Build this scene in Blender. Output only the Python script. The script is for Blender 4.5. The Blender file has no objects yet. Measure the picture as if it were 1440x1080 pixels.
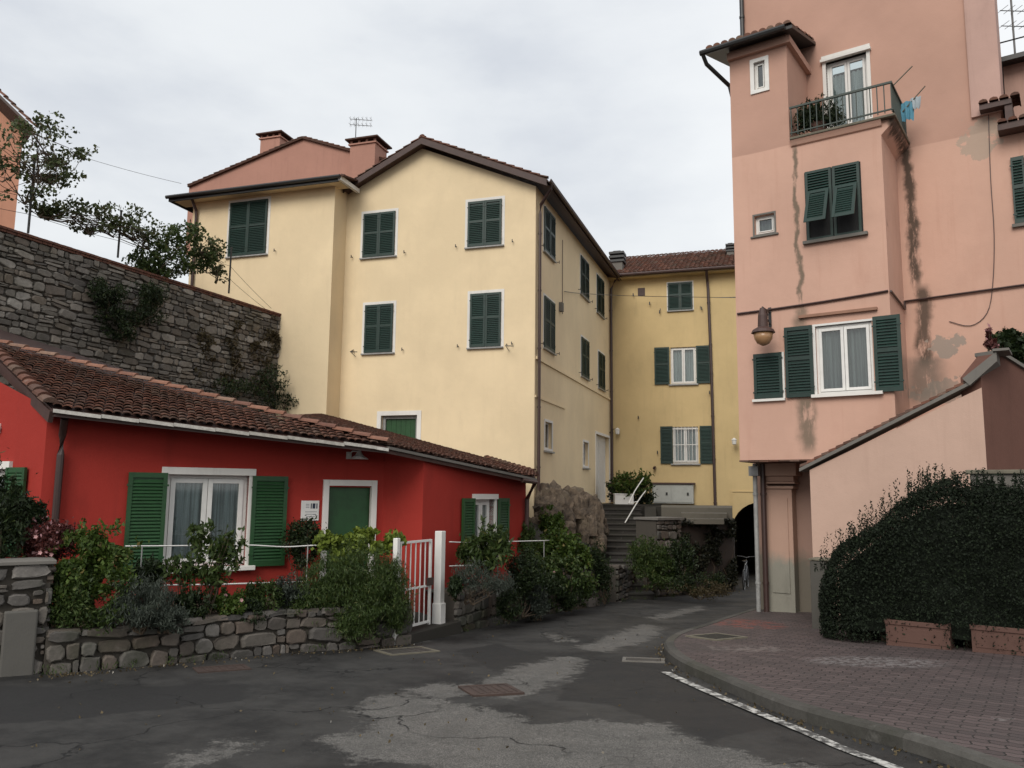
import bpy, math, random
import numpy as np
from mathutils import Vector, Matrix, noise, geometry
random.seed(7); rng = np.random.default_rng(7)
R = math.radians
scene = bpy.context.scene
col = scene.collection
# ------------------------------------------------------------------ camera
FPX = 1145.0; PITCH = R(7.55); ROLL = R(0.6); EYE = 1.6; SL = 0.052
CAMQ = Matrix.Rotation(R(90) + PITCH, 3, 'X') @ Matrix.Rotation(ROLL, 3, 'Z')
CAM = Vector((0, 0, EYE))
cam_d = bpy.data.cameras.new('camera'); cam = bpy.data.objects.new('camera', cam_d); col.objects.link(cam)
cam.matrix_world = Matrix.Translation(CAM) @ CAMQ.to_4x4()
cam_d.sensor_fit = 'HORIZONTAL'; cam_d.sensor_width = 36; cam_d.lens = 36 * FPX / 1440
cam_d.clip_end = 3000; cam_d.clip_start = 0.1
scene.camera = cam
def ray(px, py): return CAMQ @ Vector(((px - 720) / FPX, -(py - 540) / FPX, -1.0))
def at(px, py, Y):
    r = ray(px, py); return CAM + r * (Y / r.y)
def gz(x, y):
    if y > 60: return -SL * 60
    if y < -12: return SL * 12
    return -SL * y
def ground(px, py):                       # surveyed point on the sloping ground
    r = ray(px, py); t = EYE / (-r.z - SL * r.y); return CAM + r * t
def plane_hit(px, py, p, n):
    r = ray(px, py); return CAM + r * ((p - CAM).dot(n) / r.dot(n))
class Wall:
    """vertical wall frame: s along (to the right seen from the street), d outward, z up"""
    def __init__(s, x, y, ang):
        s.o = Vector((x, y)); s.e = Vector((math.cos(ang), math.sin(ang))); s.n = Vector((s.e.y, -s.e.x))
    def M(s, a, d, z):
        return Vector((s.o.x + s.e.x * a + s.n.x * d, s.o.y + s.e.y * a + s.n.y * d, z))
    def hit(s, px, py, d=0):
        p = s.M(0, d, 0); q = plane_hit(px, py, p, Vector((s.n.x, s.n.y, 0)))
        return ((q.x - s.o.x) * s.e.x + (q.y - s.o.y) * s.e.y, q.z)
    def rect(s, x0, y0, x1, y1, d=0):
        xc, yc = (x0 + x1) / 2, (y0 + y1) / 2
        return s.hit(x0, yc, d)[0], s.hit(x1, yc, d)[0], s.hit(xc, y1, d)[1], s.hit(xc, y0, d)[1]
# ------------------------------------------------------------------ materials
def newmat(name):
    m = bpy.data.materials.new(name); m.use_nodes = True; nt = m.node_tree
    b = nt.nodes['Principled BSDF']; return m, nt, b
def N(nt, t, **k):
    n = nt.nodes.new(t)
    for a, v in k.items():
        if a.startswith('i_'): n.inputs[a[2:].replace('_', ' ')].default_value = v
        else: setattr(n, a, v)
    return n
def L(nt, a, b): nt.links.new(a, b)
def rgba(c): return (c[0], c[1], c[2], 1)
def pos(nt): return N(nt, 'ShaderNodeNewGeometry').outputs['Position']
def nz(nt, scale, detail=4, rough=.55, vec=None, stretch=None):
    n = N(nt, 'ShaderNodeTexNoise'); n.inputs['Scale'].default_value = scale; n.inputs['Detail'].default_value = detail
    n.inputs['Roughness'].default_value = rough
    v = vec or pos(nt)
    if stretch:
        mp = N(nt, 'ShaderNodeMapping'); mp.inputs['Scale'].default_value = stretch; L(nt, v, mp.inputs['Vector']); v = mp.outputs[0]
    L(nt, v, n.inputs['Vector']); return n.outputs['Fac']
def ramp(nt, fac, lo, hi, a=0., b=1.):
    m = N(nt, 'ShaderNodeMapRange'); m.interpolation_type = 'SMOOTHSTEP'
    m.inputs[1].default_value = lo; m.inputs[2].default_value = hi; m.inputs[3].default_value = a; m.inputs[4].default_value = b
    if isinstance(fac, (int, float)): m.inputs[0].default_value = fac
    else: L(nt, fac, m.inputs[0])
    return m.outputs[0]
def mix(nt, fac, a, b, mode='MIX'):
    m = N(nt, 'ShaderNodeMix', data_type='RGBA', blend_type=mode)
    for sock, v in ((m.inputs[0], fac), (m.inputs[6], a), (m.inputs[7], b)):
        if isinstance(v, (int, float)): sock.default_value = v
        elif isinstance(v, (tuple, list)): sock.default_value = rgba(v)
        else: L(nt, v, sock)
    return m.outputs[2]
def math_(nt, op, a, b=None):
    m = N(nt, 'ShaderNodeMath', operation=op)
    for i, v in enumerate((a, b)):
        if v is None: continue
        if isinstance(v, (int, float)): m.inputs[i].default_value = v
        else: L(nt, v, m.inputs[i])
    return m.outputs[0]
def bump(nt, b, h, strength, dist=.01):
    n = N(nt, 'ShaderNodeBump'); n.inputs['Strength'].default_value = strength; n.inputs['Distance'].default_value = dist
    L(nt, h, n.inputs['Height']); L(nt, n.outputs[0], b.inputs['Normal'])
def scale(c, k): return tuple(x * k for x in c)
def plaster(name, c, dirt=.25, streaks=(), wall=None, upper=None, patches=(), rough=.9, dcol=None, splash=None, runs=.16):
    m, nt, b = newmat(name)
    f = mix(nt, ramp(nt, nz(nt, .45, 5, .6), .35, .7), scale(c, .93), scale(c, 1.05))
    f = mix(nt, ramp(nt, nz(nt, 2.2, 6, .65, stretch=(1, 1, .35)), .5, .8, 0, dirt), f, dcol or scale(c, .6))
    f = mix(nt, ramp(nt, nz(nt, 9, 4, .7), .6, .8, 0, .18), f, scale(c, .8))
    f = mix(nt, ramp(nt, nz(nt, 5.5, 5, .65, stretch=(1, 1, .07)), .52, .8, 0, runs * 2), f, dcol or scale(c, .6))
    f = mix(nt, ramp(nt, nz(nt, .8, 3, .5), .6, .66, 0, .12), f, scale(c, 1.12))
    if splash:
        sz = N(nt, 'ShaderNodeSeparateXYZ'); L(nt, pos(nt), sz.inputs[0]); zz = math_(nt, 'ADD', sz.outputs[2], math_(nt, 'MULTIPLY', nz(nt, 2.5, 6, .7), .9))
        f = mix(nt, ramp(nt, zz, splash[0] + .3, splash[1] + .5, splash[3], 0), f, splash[2])
    s = None
    if wall is not None:
        # wall coordinate s from world position
        dp = N(nt, 'ShaderNodeVectorMath', operation='DOT_PRODUCT'); L(nt, pos(nt), dp.inputs[0]); dp.inputs[1].default_value = (wall.e.x, wall.e.y, 0)
        s = math_(nt, 'SUBTRACT', dp.outputs['Value'], wall.o.dot(wall.e))
        sx = N(nt, 'ShaderNodeSeparateXYZ'); L(nt, pos(nt), sx.inputs[0]); z = sx.outputs[2]
        wob = math_(nt, 'MULTIPLY', math_(nt, 'SUBTRACT', nz(nt, 1.3, 5, .6), .5), .5)
        if upper:
            zz = math_(nt, 'ADD', z, math_(nt, 'MULTIPLY', wob, upper[2] if len(upper) > 2 else .12))
            uw = .15 if len(upper) > 2 else .015; f = mix(nt, ramp(nt, zz, upper[0] - uw, upper[0] + uw), f, mix(nt, ramp(nt, nz(nt, .5, 4), .35, .7), scale(upper[1], .92), scale(upper[1], 1.06)))
        for (s0, z0, z1, w, st, dc) in streaks:
            dx = math_(nt, 'ABSOLUTE', math_(nt, 'SUBTRACT', math_(nt, 'ADD', s, wob), s0))
            mk = ramp(nt, dx, w * .3, w * 1.25, 1, 0)
            mk = math_(nt, 'MULTIPLY', mk, ramp(nt, z, z0 - .1, z0 + .25))
            mk = math_(nt, 'MULTIPLY', mk, ramp(nt, z, z1 - .15, z1 + .05, 1, 0))
            mk = math_(nt, 'MULTIPLY', mk, ramp(nt, nz(nt, 7, 5, .7, stretch=(1, 1, .3)), .3, .5, 0, st))
            f = mix(nt, mk, f, dc)
        for (s0, z0, rx, rz, st, dc) in patches:
            ax = math_(nt, 'DIVIDE', math_(nt, 'SUBTRACT', s, s0), rx); az = math_(nt, 'DIVIDE', math_(nt, 'SUBTRACT', z, z0), rz)
            dd = math_(nt, 'ADD', math_(nt, 'MULTIPLY', ax, ax), math_(nt, 'MULTIPLY', az, az))
            dd = math_(nt, 'ADD', dd, math_(nt, 'MULTIPLY', math_(nt, 'SUBTRACT', nz(nt, 3.5, 4, .6), .5), 5.0))
            f = mix(nt, ramp(nt, dd, .75, .95, st, 0), f, dc)
    L(nt, f, b.inputs['Base Color']); b.inputs['Roughness'].default_value = rough
    b.inputs['Specular IOR Level'].default_value = .2
    h = math_(nt, 'ADD', nz(nt, 60, 3, .6), math_(nt, 'MULTIPLY', nz(nt, 5, 3), 2.5))
    bump(nt, b, h, .35, .006)
    return m
def paint(name, c, rough=.5, var=.12, metal=0., bs=.15):
    m, nt, b = newmat(name)
    f = mix(nt, ramp(nt, nz(nt, 6, 5, .65), .35, .75), scale(c, 1 + var * .5), scale(c, 1 - var))
    f = mix(nt, ramp(nt, nz(nt, 38, 3, .7), .62, .8, 0, .3), f, scale(c, .7))
    oi = N(nt, 'ShaderNodeObjectInfo'); f = mix(nt, math_(nt, 'MULTIPLY', oi.outputs['Random'], .45), f, tuple(.62 * x + .004 for x in c) if sum(c) < 1 else scale(c, .8))
    if sum(c) < 1: f = mix(nt, ramp(nt, nz(nt, 3, 5, .7, stretch=(1, 1, .4)), .55, .75, 0, .35), f, tuple(x * 1.3 + .008 for x in c))
    L(nt, f, b.inputs['Base Color']); b.inputs['Roughness'].default_value = rough; b.inputs['Metallic'].default_value = metal
    bump(nt, b, nz(nt, 80, 2), bs, .003)
    return m
def tinted(name, cols, rough=.85, nscale=25, moss=None, bst=.6, wet=0.):
    """colour picked per piece by the face attribute tint"""
    m, nt, b = newmat(name)
    a = N(nt, 'ShaderNodeAttribute', attribute_name='tint')
    cr = N(nt, 'ShaderNodeValToRGB'); e = cr.color_ramp.elements; n = len(cols)
    e[0].color = rgba(cols[0]); e[0].position = 0; e[1].color = rgba(cols[-1]); e[1].position = 1
    for i in range(1, n - 1):
        x = e.new(i / (n - 1)); x.color = rgba(cols[i])
    L(nt, a.outputs['Fac'], cr.inputs[0]); f = cr.outputs[0]
    f = mix(nt, ramp(nt, nz(nt, nscale, 5, .7), .3, .75, 0, .65), f, mix(nt, .55, f, (.02, .018, .016)))
    f = mix(nt, ramp(nt, nz(nt, nscale * .35, 4, .7), .6, .75, 0, .35), f, mix(nt, .5, f, (.45, .43, .4)))
    if moss: f = mix(nt, ramp(nt, nz(nt, 1.1, 5, .65), .48, .68, 0, moss[1]), f, moss[0])
    L(nt, f, b.inputs['Base Color']); b.inputs['Roughness'].default_value = rough
    b.inputs['Specular IOR Level'].default_value = .25
    bump(nt, b, nz(nt, nscale * 1.6, 5, .7), bst, .012)
    return m
def leafmat(name, c1, c2, c3=None, rough=.55, trans=.25):
    m, nt, b = newmat(name)
    a = N(nt, 'ShaderNodeAttribute', attribute_name='tint')
    f = mix(nt, a.outputs['Fac'], c1, c2)
    if c3: f = mix(nt, ramp(nt, a.outputs['Fac'], .93, .97), f, c3)
    L(nt, f, b.inputs['Base Color']); b.inputs['Roughness'].default_value = rough; b.inputs['Specular IOR Level'].default_value = .3
    t = N(nt, 'ShaderNodeBsdfTranslucent'); L(nt, f, t.inputs['Color'])
    mx = N(nt, 'ShaderNodeMixShader'); mx.inputs[0].default_value = trans
    L(nt, b.outputs[0], mx.inputs[1]); L(nt, t.outputs[0], mx.inputs[2]); L(nt, mx.outputs[0], nt.nodes['Material Output'].inputs['Surface'])
    return m
def glassmat(name, tint=(.75, .8, .8), refl=.16):
    m, nt, b = newmat(name)
    t = N(nt, 'ShaderNodeBsdfTransparent'); t.inputs[0].default_value = rgba(tint)
    g = N(nt, 'ShaderNodeBsdfGlossy'); g.inputs['Roughness'].default_value = .04; g.inputs['Color'].default_value = (.9, .9, .9, 1)
    lw = N(nt, 'ShaderNodeLayerWeight'); lw.inputs[0].default_value = .35
    fc = math_(nt, 'ADD', math_(nt, 'MULTIPLY', lw.outputs['Fresnel'], .6), refl)
    mx = N(nt, 'ShaderNodeMixShader'); L(nt, fc, mx.inputs[0]); L(nt, t.outputs[0], mx.inputs[1]); L(nt, g.outputs[0], mx.inputs[2])
    L(nt, mx.outputs[0], nt.nodes['Material Output'].inputs['Surface']); return m
def curtainmat(name, c):
    m, nt, b = newmat(name)
    f = mix(nt, ramp(nt, nz(nt, 5, 3, .5, stretch=(5, 5, .1)), .35, .65), scale(c, .5), c)  # stretched bands put fold shade into the cloth colour
    L(nt, f, b.inputs['Base Color']); b.inputs['Roughness'].default_value = .95
    return m

# ------------------------------------------------------------------ mesh builder
class MB:
    def __init__(s): s.v = []; s.f = []; s.t = []; s.cur = .5; s.sm = False
    def add(s, vs, fs):
        n = len(s.v); s.v += [tuple(v) for v in vs]; s.f += [tuple(i + n for i in f) for f in fs]; s.t += [s.cur] * len(fs); return n
    def hexa(s, p):      # 8 points: bottom 4 (ccw), top 4
        s.add(p, [(3, 2, 1, 0), (4, 5, 6, 7), (0, 1, 5, 4), (1, 2, 6, 5), (2, 3, 7, 6), (3, 0, 4, 7)])
    def box(s, x0, x1, y0, y1, z0, z1):
        s.hexa([(x0, y0, z0), (x1, y0, z0), (x1, y1, z0), (x0, y1, z0), (x0, y0, z1), (x1, y0, z1), (x1, y1, z1), (x0, y1, z1)])
    def wbox(s, W, a0, a1, d0, d1, z0, z1):
        s.hexa([W.M(a0, d1, z0), W.M(a1, d1, z0), W.M(a1, d0, z0), W.M(a0, d0, z0), W.M(a0, d1, z1), W.M(a1, d1, z1), W.M(a1, d0, z1), W.M(a0, d0, z1)])
    def wprism(s, W, prof, a0, a1):   # profile in (d,z), extruded along s
        n = len(prof); vs = [W.M(a0, d, z) for d, z in prof] + [W.M(a1, d, z) for d, z in prof]
        s.add(vs, [tuple(range(n)), tuple(range(2 * n - 1, n - 1, -1))] + [(i, (i + 1) % n + 0, (i + 1) % n + n, i + n)[::-1] for i in range(n)])
    def wplate(s, W, prof, d0, d1):   # profile in (s,z), extruded along d
        n = len(prof); vs = [W.M(a, d0, z) for a, z in prof] + [W.M(a, d1, z) for a, z in prof]
        s.add(vs, [tuple(range(n))[::-1], tuple(range(n, 2 * n))] + [(i, (i + 1) % n, (i + 1) % n + n, i + n) for i in range(n)])
    def slab(s, pts, th):             # polygon of 3-D points thickened downwards
        n = len(pts); lo = [(p[0], p[1], p[2] - th) for p in pts]
        s.add([tuple(p) for p in pts] + lo, [tuple(range(n)), tuple(range(2 * n - 1, n - 1, -1))] + [(i, i + n, (i + 1) % n + n, (i + 1) % n) for i in range(n)])
    def bar(s, p, q, w, h=None, up=(0, 0, 1)):
        p = Vector(p); q = Vector(q); h = h or w; d = (q - p).normalized(); u = Vector(up)
        if abs(d.dot(u)) > .98: u = Vector((0, 1, 0))
        x = d.cross(u).normalized() * (w / 2); y = x.cross(d).normalized() * (h / 2)
        s.hexa([p - x - y, p + x - y, p + x + y, p - x + y, q - x - y, q + x - y, q + x + y, q - x + y])
    def tube(s, pts, r, n=8, caps=True):
        pts = [Vector(p) for p in pts]; k = len(pts); rr = r if isinstance(r, (list, tuple)) else [r] * k
        vs = []; up = Vector((0, 0, 1))
        for i, p in enumerate(pts):
            d = (pts[min(i + 1, k - 1)] - pts[max(i - 1, 0)]).normalized()
            u = up if abs(d.dot(up)) < .95 else Vector((1, 0, 0))
            x = d.cross(u).normalized(); y = x.cross(d).normalized()
            for j in range(n):
                a = 2 * math.pi * j / n; vs.append(p + x * (math.cos(a) * rr[i]) + y * (math.sin(a) * rr[i]))
        fs = [(i * n + j, i * n + (j + 1) % n, (i + 1) * n + (j + 1) % n, (i + 1) * n + j) for i in range(k - 1) for j in range(n)]
        if caps: fs += [tuple(range(n))[::-1], tuple(range((k - 1) * n, k * n))]
        s.add(vs, fs)
    def lathe(s, c, prof, n=16, axis=(0, 0, 1)):
        c = Vector(c); ax = Vector(axis).normalized(); u = Vector((1, 0, 0)) if abs(ax.x) < .9 else Vector((0, 1, 0))
        x = ax.cross(u).normalized(); y = ax.cross(x).normalized(); vs = []
        for r, h in prof:
            for j in range(n):
                a = 2 * math.pi * j / n; vs.append(c + ax * h + x * (math.cos(a) * r) + y * (math.sin(a) * r))
        k = len(prof)
        fs = [(i * n + j, i * n + (j + 1) % n, (i + 1) * n + (j + 1) % n, (i + 1) * n + j) for i in range(k - 1) for j in range(n)]
        fs += [tuple(range(n))[::-1], tuple(range((k - 1) * n, k * n))]
        s.add(vs, fs)
    def face_holes(s, W, outer, holes, d=0, depth=.2):
        polys = [[Vector((a, z, 0)) for a, z in outer]] + [[Vector((a, z, 0)) for a, z in h] for h in holes]
        tri = geometry.tessellate_polygon(polys); flat = [p for q in polys for p in q]
        fs = []
        for t in tri:
            a, b, c = (flat[i] for i in t)
            fs.append(t if (b - a).cross(c - a).z > 0 else t[::-1])
        s.add([W.M(p.x, d, p.y) for p in flat], fs)
        for h in holes:
            n = len(h)
            s.add([W.M(a, d, z) for a, z in h] + [W.M(a, d - depth, z) for a, z in h], [(i, (i + 1) % n, (i + 1) % n + n, i + n) for i in range(n)])
    def build(s, name, mat, parent=None, smooth=False, bevel=0, label=None, cat=None, group=None, kind=None):
        if not s.v: return None
        a = np.array([tuple(v) for v in s.v], dtype=float)
        c = np.array([(a[:, 0].min() + a[:, 0].max()) / 2, (a[:, 1].min() + a[:, 1].max()) / 2, a[:, 2].min()])
        me = bpy.data.meshes.new(name); me.from_pydata([tuple(x) for x in (a - c)], [], s.f)
        if len(set(s.t)) > 1:
            at_ = me.attributes.new('tint', 'FLOAT', 'FACE'); at_.data.foreach_set('value', np.array(s.t, dtype=np.float32))
        me.materials.append(mat)
        o = bpy.data.objects.new(name, me); col.objects.link(o)
        place(o, Vector(c), parent)
        if smooth: me.polygons.foreach_set('use_smooth', [True] * len(me.polygons))
        if bevel:
            b = o.modifiers.new('bevel', 'BEVEL'); b.width = bevel; b.segments = 2; b.limit_method = 'ANGLE'
        props(o, label, cat, group, kind)
        return o
WL = {}
def place(o, c, parent):
    WL[o.name] = c.copy()
    if parent is not None:
        o.parent = parent; o.location = c - WL[parent.name]
    else: o.location = c
def props(o, label=None, cat=None, group=None, kind=None):
    for k, v in (('label', label), ('category', cat), ('group', group), ('kind', kind)):
        if v: o[k] = v
def thing(name, loc, label, cat, group=None):
    o = bpy.data.objects.new(name, None); col.objects.link(o); o.empty_display_size = .2
    place(o, Vector(loc), None); props(o, label, cat, group); return o
def arr_mesh(name, V, F, T, mat, parent=None, **k):
    """fast mesh from numpy arrays of quads"""
    c = np.array([(V[:, 0].min() + V[:, 0].max()) / 2, (V[:, 1].min() + V[:, 1].max()) / 2, V[:, 2].min()])
    me = bpy.data.meshes.new(name); n = len(V); q = len(F)
    me.vertices.add(n); me.vertices.foreach_set('co', (V - c).astype(np.float32).ravel())
    me.loops.add(q * 4); me.loops.foreach_set('vertex_index', F.astype(np.int32).ravel())
    me.polygons.add(q); me.polygons.foreach_set('loop_start', np.arange(0, q * 4, 4, dtype=np.int32))
    me.update(calc_edges=True); me.validate()
    a = me.attributes.new('tint', 'FLOAT', 'FACE'); a.data.foreach_set('value', T.astype(np.float32))
    me.materials.append(mat); o = bpy.data.objects.new(name, me); col.objects.link(o); place(o, Vector(c), parent); props(o, **k)
    return o
def leaf_cloud(name, P, size, mat, parent=None, aspect=.5, upbias=.3, tint=None, grav=0., **k):
    """one small folded leaf at every point"""
    n = len(P); P = np.asarray(P, dtype=float)
    d = rng.normal(size=(n, 3)); d[:, 2] += upbias * 1.5 - grav; d /= np.linalg.norm(d, axis=1)[:, None]
    w = rng.normal(size=(n, 3)); w -= d * (w * d).sum(1)[:, None]; w /= np.linalg.norm(w, axis=1)[:, None]
    nn = np.cross(d, w); s = (size * rng.uniform(.6, 1.35, n))[:, None]
    V = np.empty((n, 4, 3)); V[:, 0] = P - d * s * .5; V[:, 1] = P + w * s * aspect * .5 + nn * s * .1 - d * s * .08
    V[:, 2] = P + d * s * .5; V[:, 3] = P - w * s * aspect * .5 + nn * s * .1 - d * s * .08
    T = rng.uniform(0, 1, n) if tint is None else np.clip(tint + rng.uniform(-.25, .25, n), 0, 1)
    return arr_mesh(name, V.reshape(-1, 3), np.arange(n * 4).reshape(n, 4), T, mat, parent, **k)
def clumpy(P, sc, thr):
    return np.array([noise.noise(Vector(p) * sc) > thr for p in P])
def blob_pts(blobs, n, shell=.45, sc=4., thr=-.18):
    out = []; tot = sum(b[3] * b[4] * b[5] for b in blobs)
    for (cx, cy, cz, rx, ry, rz) in blobs:
        k = int(n * rx * ry * rz / tot * 1.5) + 20
        u = rng.normal(size=(k, 3)); u /= np.linalg.norm(u, axis=1)[:, None]
        r = rng.uniform(0, 1, k) ** shell; r *= 1 + .25 * rng.normal(size=k) * .5
        so_ = rng.uniform(0, 50); r *= np.array([1 + .55 * noise.noise(Vector(q) * 1.7 + Vector((so_, 0, 0))) + .3 * noise.noise(Vector(q) * 4.2 + Vector((0, so_, 0))) for q in u])
        p = u * r[:, None] * np.array([rx, ry, rz]) + np.array([cx, cy, cz]); out.append(p)
        for _ in range(max(3, k // 130)):
            q = rng.normal(size=3); q[2] = abs(q[2]) + .3; q /= np.linalg.norm(q); b0 = np.array([cx, cy, cz]) + q * np.array([rx, ry, rz]) * .85
            dr_ = q * .6 + np.array([0, 0, .8]); ln = rng.uniform(.2, .55) * min(rx, rz) ; kk = 14; tt = rng.uniform(0, 1, kk)[:, None]
            out.append(b0 + dr_ * ln * tt + rng.normal(size=(kk, 3)) * .014)
    P = np.concatenate(out); P = P[clumpy(P, sc, thr)]
    return P
# ------------------------------------------------------------------ palette
YEL = plaster('yellow_plaster', (.75, .61, .40), .2, dcol=(.55, .44, .29), runs=.09)
YEL2 = plaster('ochre_plaster', (.56, .425, .22), .35, dcol=(.37, .28, .155))
TERRA = plaster('terracotta_plaster', (.40, .215, .165), .25)
RED = plaster('red_plaster', (.33, .033, .024), .5, dcol=(.2, .024, .018), rough=.8, splash=(-.6, .5, (.13, .045, .035), .6))
WHITE = paint('white_paint', (.72, .71, .68), .6, .08)
WHITEP = plaster('white_plaster_trim', (.72, .7, .66), .3)
GREEND = paint('dark_green_paint', (.004, .026, .019), .5, .25)
GREEN = paint('green_paint', (.012, .062, .016), .5, .25)
BROWN = paint('brown_wood', (.06, .03, .024), .6, .3)
PIPE = paint('brown_pipe', (.055, .03, .026), .4, .2)
DARK = paint('black_metal', (.018, .018, .018), .45, .2)
GUT = paint('grey_gutter', (.1, .1, .1), .5, .3)
ZINC = paint('grey_pipe', (.28, .28, .27), .5, .3)
STONE = tinted('rubble_stone', [(.09, .083, .075), (.15, .138, .12), (.24, .22, .195), (.11, .10, .092), (.18, .15, .12), (.33, .31, .28)], moss=((.05, .048, .03), .5), nscale=12)
GSTONE = tinted('garden_stone', [(.095, .075, .06), (.14, .125, .108), (.09, .085, .08), (.12, .09, .07), (.2, .185, .17), (.075, .07, .065)], moss=((.03, .036, .02), .65), nscale=12)
MORT = plaster('mortar', (.07, .062, .052), .4)
CONC = plaster('concrete', (.16, .15, .135), .55)
CONCD = plaster('dark_concrete', (.045, .042, .036), .5)
TILE = tinted('roof_tile', [(.085, .042, .03), (.16, .07, .046), (.115, .052, .037), (.2, .09, .06), (.1, .055, .042), (.17, .105, .078)], nscale=22, moss=((.06, .048, .033), .5))
TILER = tinted('hip_tile', [(.22, .1, .065), (.28, .14, .095), (.16, .075, .055), (.25, .16, .115)], nscale=16)
BRICKC = tinted('brick_coping', [(.12, .05, .035), (.17, .075, .05), (.1, .05, .04)], nscale=20)
SLATE = tinted('white_slab', [(.5, .48, .44), (.4, .38, .34), (.58, .56, .52)], nscale=14)
GLASS = glassmat('window_glass', refl=.06); GLASSD = glassmat('dark_glass', (.5, .55, .55), .1)
CURT = curtainmat('curtain_cloth', (.72, .74, .74)); CURTD = curtainmat('grey_curtain', (.38, .37, .36))
ROOMD = paint('dark_room', (.02, .02, .02), .9)  # near-black colour standing in for unlit room depth
SOIL = plaster('garden_soil', (.055, .042, .03), .5)
BARK = tinted('bark', [(.07, .05, .035), (.1, .075, .05)], nscale=30)
TERP = plaster('terracotta_planter', (.11, .062, .05), .7)
# ------------------------------------------------------------------ reusable pieces
def shutter(parent, W, s0, s1, z0, z1, d0=.02, mat=None, mid=True, name='shutter', th=.04, tilt=0, solid=False, pitch=.058):
    m = MB(); st = min(.06, (s1 - s0) * .14); rl = .075; dd = d0 + th
    def T(a, d, z):
        if tilt and z < z1:                 # hinged at the top, pushed outwards
            h = z1 - z; return W.M(a, d + h * math.sin(tilt), z1 - h * math.cos(tilt))
        return W.M(a, d, z)
    def bx(a0, a1, b0, b1, c0, c1):
        m.hexa([T(a0, b1, c0), T(a1, b1, c0), T(a1, b0, c0), T(a0, b0, c0), T(a0, b1, c1), T(a1, b1, c1), T(a1, b0, c1), T(a0, b0, c1)])
    bx(s0, s0 + st, d0, dd, z0, z1); bx(s1 - st, s1, d0, dd, z0, z1)
    rails = [z0, z1 - rl] + ([z0 + (z1 - z0) * .52] if mid else [])
    for r in rails: bx(s0 + st, s1 - st, d0 + .003, dd - .003, r, r + rl)
    z = z0 + rl + .02
    if solid: bx(s0 + st, s1 - st, d0 + .008, dd - .01, z0 + rl, z1 - rl)
    else:
        bx(s0 + st, s1 - st, d0 + .004, d0 + .008, z0 + rl, z1 - rl)
        while z < z1 - rl - .02:
            if not any(r - .02 < z < r + rl for r in rails):
                m.hexa([T(s0 + st, dd - .004, z - .018), T(s1 - st, dd - .004, z - .018), T(s1 - st, d0 + .01, z + .018), T(s0 + st, d0 + .01, z + .018),
                        T(s0 + st, dd - .004, z - .009), T(s1 - st, dd - .004, z - .009), T(s1 - st, d0 + .01, z + .027), T(s0 + st, d0 + .01, z + .027)])
            z += pitch
    for zz in (z0 + (z1 - z0) * .12, z0 + (z1 - z0) * .86):
        if not tilt:
            bx(s0 - .02, s0 + .05, dd, dd + .008, zz, zz + .03); bx(s1 - .05, s1 + .02, dd, dd + .008, zz, zz + .03)
    return m.build(name, mat or GREEND, parent)
def ringframe(m, W, s0, s1, z0, z1, w, d0, d1, bottom=True):
    m.wbox(W, s0, s0 + w, d0, d1, z0, z1); m.wbox(W, s1 - w, s1, d0, d1, z0, z1)
    m.wbox(W, s0 + w, s1 - w, d0 + .001, d1 - .001, z1 - w, z1)
    if bottom: m.wbox(W, s0 + w, s1 - w, d0 + .001, d1 - .001, z0, z0 + w)
def closed_window(parent, W, r, trim=.11, d=0, hooks=True, mat=None):
    s0, s1, z0, z1 = r; m = MB(); ringframe(m, W, s0 - trim, s1 + trim, z0 - trim * .7, z1 + trim, trim, d - .02, d + .012)
    w = m.build('window_surround', WHITEP, parent)
    c = (s0 + s1) / 2
    j = random.uniform(-.012, .012)
    shutter(w, W, s0 + .008, c - .004, z0 + .01, z1 - .01, d + .012, mat); shutter(w, W, c + .004, s1 - .008, z0 + .01, z1 - .01, d + .012 + j + .012, mat)
    m = MB(); m.wbox(W, s0 - trim * .9, s1 + trim * .9, d + .012, d + .085, z0 - .06, z0 - .015); m.build('sill', ZINC, w, bevel=.006)
    if hooks:
        for a in (s0 - trim - .28, s1 + trim + .28):
            m = MB(); z = z0 + .06; m.tube([W.M(a, d, z), W.M(a, d + .1, z)], .012, 6); m.wbox(W, a - .012, a + .012, d + .09, d + .105, z - .05, z + .05); m.build('shutter_hook', DARK, w)
    return w
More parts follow.
